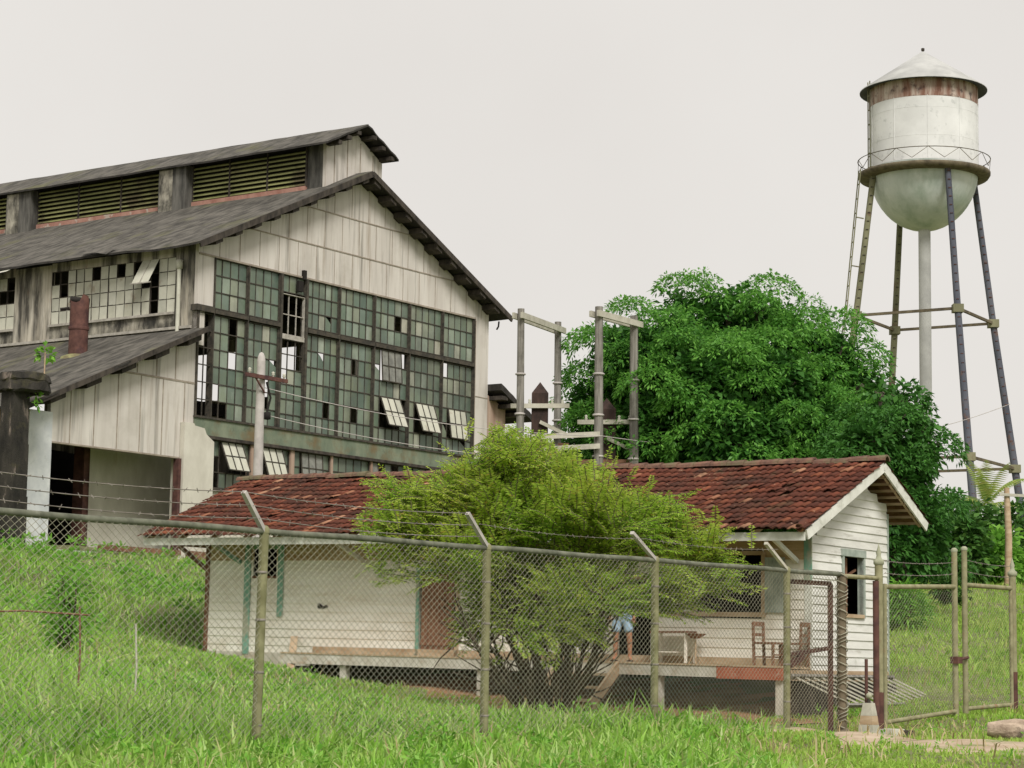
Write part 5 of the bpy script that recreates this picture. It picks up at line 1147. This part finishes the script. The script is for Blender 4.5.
def common(X, Y):
    a, c = su(X,Y); h = ~((a > -.2) & (a < 4.7) & (c > .1) & (c < 16.0))
    a2, c2 = fu(X,Y); h &= ~((c2 > -.7) & (a2 > -8) & (a2 < 18.5)); 
    return h
def pathd(X, Y):
    pts = [w2(PO,4.6,.5),w2(PO,7,.25),w2(PO,9.5,-.4),(5.2,30.7),(6.6,29.8),(9,28.9),(14,27.5)]; d = np.full(X.shape,9.)
    for (x0,y0),(x1,y1) in zip(pts[:-1],pts[1:]):
        L2 = (x1-x0)**2+(y1-y0)**2; t = np.clip(((X-x0)*(x1-x0)+(Y-y0)*(y1-y0))/L2,0,1); d = np.minimum(d,np.hypot(X-x0-t*(x1-x0),Y-y0-t*(y1-y0)))
    return d
def earthm(X, Y):
    a, c = su(X,Y); return np.exp(-((a+1.1)/1.2)**2)*sst(6.5,4.5,c)*sst(-1.5,0,c) if False else np.clip(1-np.abs(a+1.5)/1.7,0,1)*(1-sst(4.0,6.0,c))*sst(-1.5,-.4,c)
def f_long(X, Y, rg):
    u, v = pu(X,Y); a, c = su(X,Y); tall = np.where(v < .3, 1-sst(1.6,3.6,X+.12*(26-Y)), 1-sst(3.6,5.6,u)); k = (.3+.7*patch(X,Y))*(.7+.6*rg.random(len(X)))*(.75+.4*sst(-1.0,1.5,v))
    m_ = common(X,Y) & (rg.random(len(X)) < tall*(1-.96*(earthm(X,Y) > .12))) & (v < 40)
    m_ &= ~((a > -1.3) & (a < 0) & (c > 4.0) & (c < 5.6)) | (rg.random(len(X)) < .15)
    k = k*np.where((X > 3.2)&(Y > 25)&(Y < 31), .35, 1); k = k*np.where((v > .4)&(c < 6.8)&(a < .3)&(u > .5), .5, 1)
    k = k*np.where(Y > 44, .85, 1.0)*np.where((a > -3)&(a < 0)&(c > 6.8), 1.35, 1)
    return m_, k
blades('long_grass', 150000, f_long, .26, .66, .019, M_grass, 41, 'long bright green grass filling the ground around the fence and up to the house', .9, 17.5, 46, .9, 2.5)
def f_bank(X, Y, rg):
    a, c = su(X,Y); m_ = common(X,Y) & ((c > 9) | (a > 5)) & (X < 3); return m_, (.4+.6*patch(X*1.3,Y))*np.where(c < 16.5,.5,1)*np.where(Y > 60,.5,1)
blades('bank_grass', 120000, f_bank, .3, .65, .022, M_grass, 42, 'bright grass and creepers on the bank between the house and the mill', 1.2, 33, 70, 1.0, 2)
def f_short(X, Y, rg):
    u, v = pu(X,Y); sh = np.where(v < .3, sst(1.2,3.2,X+.12*(26-Y)), sst(3.2,5.2,u)); bare = np.exp(-(pathd(X,Y)/(.4+.95*sst(9,11,u+np.where(X>4.6,4,0))))**6); m_ = common(X,Y) & (rg.random(len(X)) < sh*(1-.97*bare)*(1-.8*earthm(X,Y))) 
    return m_, (.55+.6*patch(X*1.6,Y*1.4))
blades('short_grass', 210000, f_short, .06, .17, .014, M_grass2, 43, 'short sunny grass round the gate and the path', .8, 18, 52, .85, 3)
def f_field(X, Y, rg): m_ = common(X,Y) & (X > 2); return m_, (.5+.7*patch(X*.7,Y*.6))
blades('field_grass', 110000, f_field, .12, .34, .022, M_grass2, 44, 'rough pale green grass of the field rising beyond the gate', .9, 48, 96, 1.0, 3)
# broad-leaved weeds mixed into the grass
def weeds(name, n, fn, seed, label, ll, lw_, ymin, ymax, hh=.25):
    rg = np.random.default_rng(seed); Y = ymin*(ymax/ymin)**rg.random(n); X = (rg.random(n)*2-1)*(Y*.245+2.5); keep = fn(X,Y); X, Y = X[keep], Y[keep]; Z = GZ(X,Y)
    C = [((x,y,z+hh*rg.uniform(.3,1.1)),(0,0,.8),rg.uniform(.08,.22)) for x,y,z in zip(X,Y,Z)]
    o = leaf_cloud(name, C, 14, ll, lw_, M_weed, None, up=.5, droop=.3, seed=seed); return tag(o, label, 'weeds', kind='stuff')
def f_straw(X, Y, rg): return common(X,Y) & (patch(X*2+3,Y*1.7) > .55), (.5+.6*rg.random(len(X)))
M_straw = leaf('dry_straw', [(0,(.30,.24,.11)),(.6,(.46,.38,.20)),(1,(.60,.52,.32))], .2, .8, 2)
blades('dry_straw', 9000, f_straw, .2, .5, .010, M_straw, 47, 'dry straw stalks scattered through the green grass', 1.3, 18, 50, 1.0, 3)
weeds('ground_weeds', 1300, lambda X,Y: common(X,Y) & (pu(X,Y)[0] < 4.5) & (X < 2.6) & (patch(X+5,Y*1.4) > .5), 61, 'broad-leaved weeds mixed into the long grass near the fence', .09, .018, 18, 42, .2)
weeds('bank_weeds', 2400, lambda X,Y: common(X,Y) & (X < -4) & (su(X,Y)[1] > 16.6) & (patch(X,Y+3) > .35), 62, 'leafy creepers on the bank left of the house', .17, .04, 40, 64, .4)
weeds('bare_edge_weeds', 300, lambda X,Y: common(X,Y) & (pu(X,Y)[0] > 4.5) & (Y < 44) & (pathd(X,Y) > .5), 63, 'small leafy weeds in the short grass near the gate', .07, .016, 24, 44, .08)
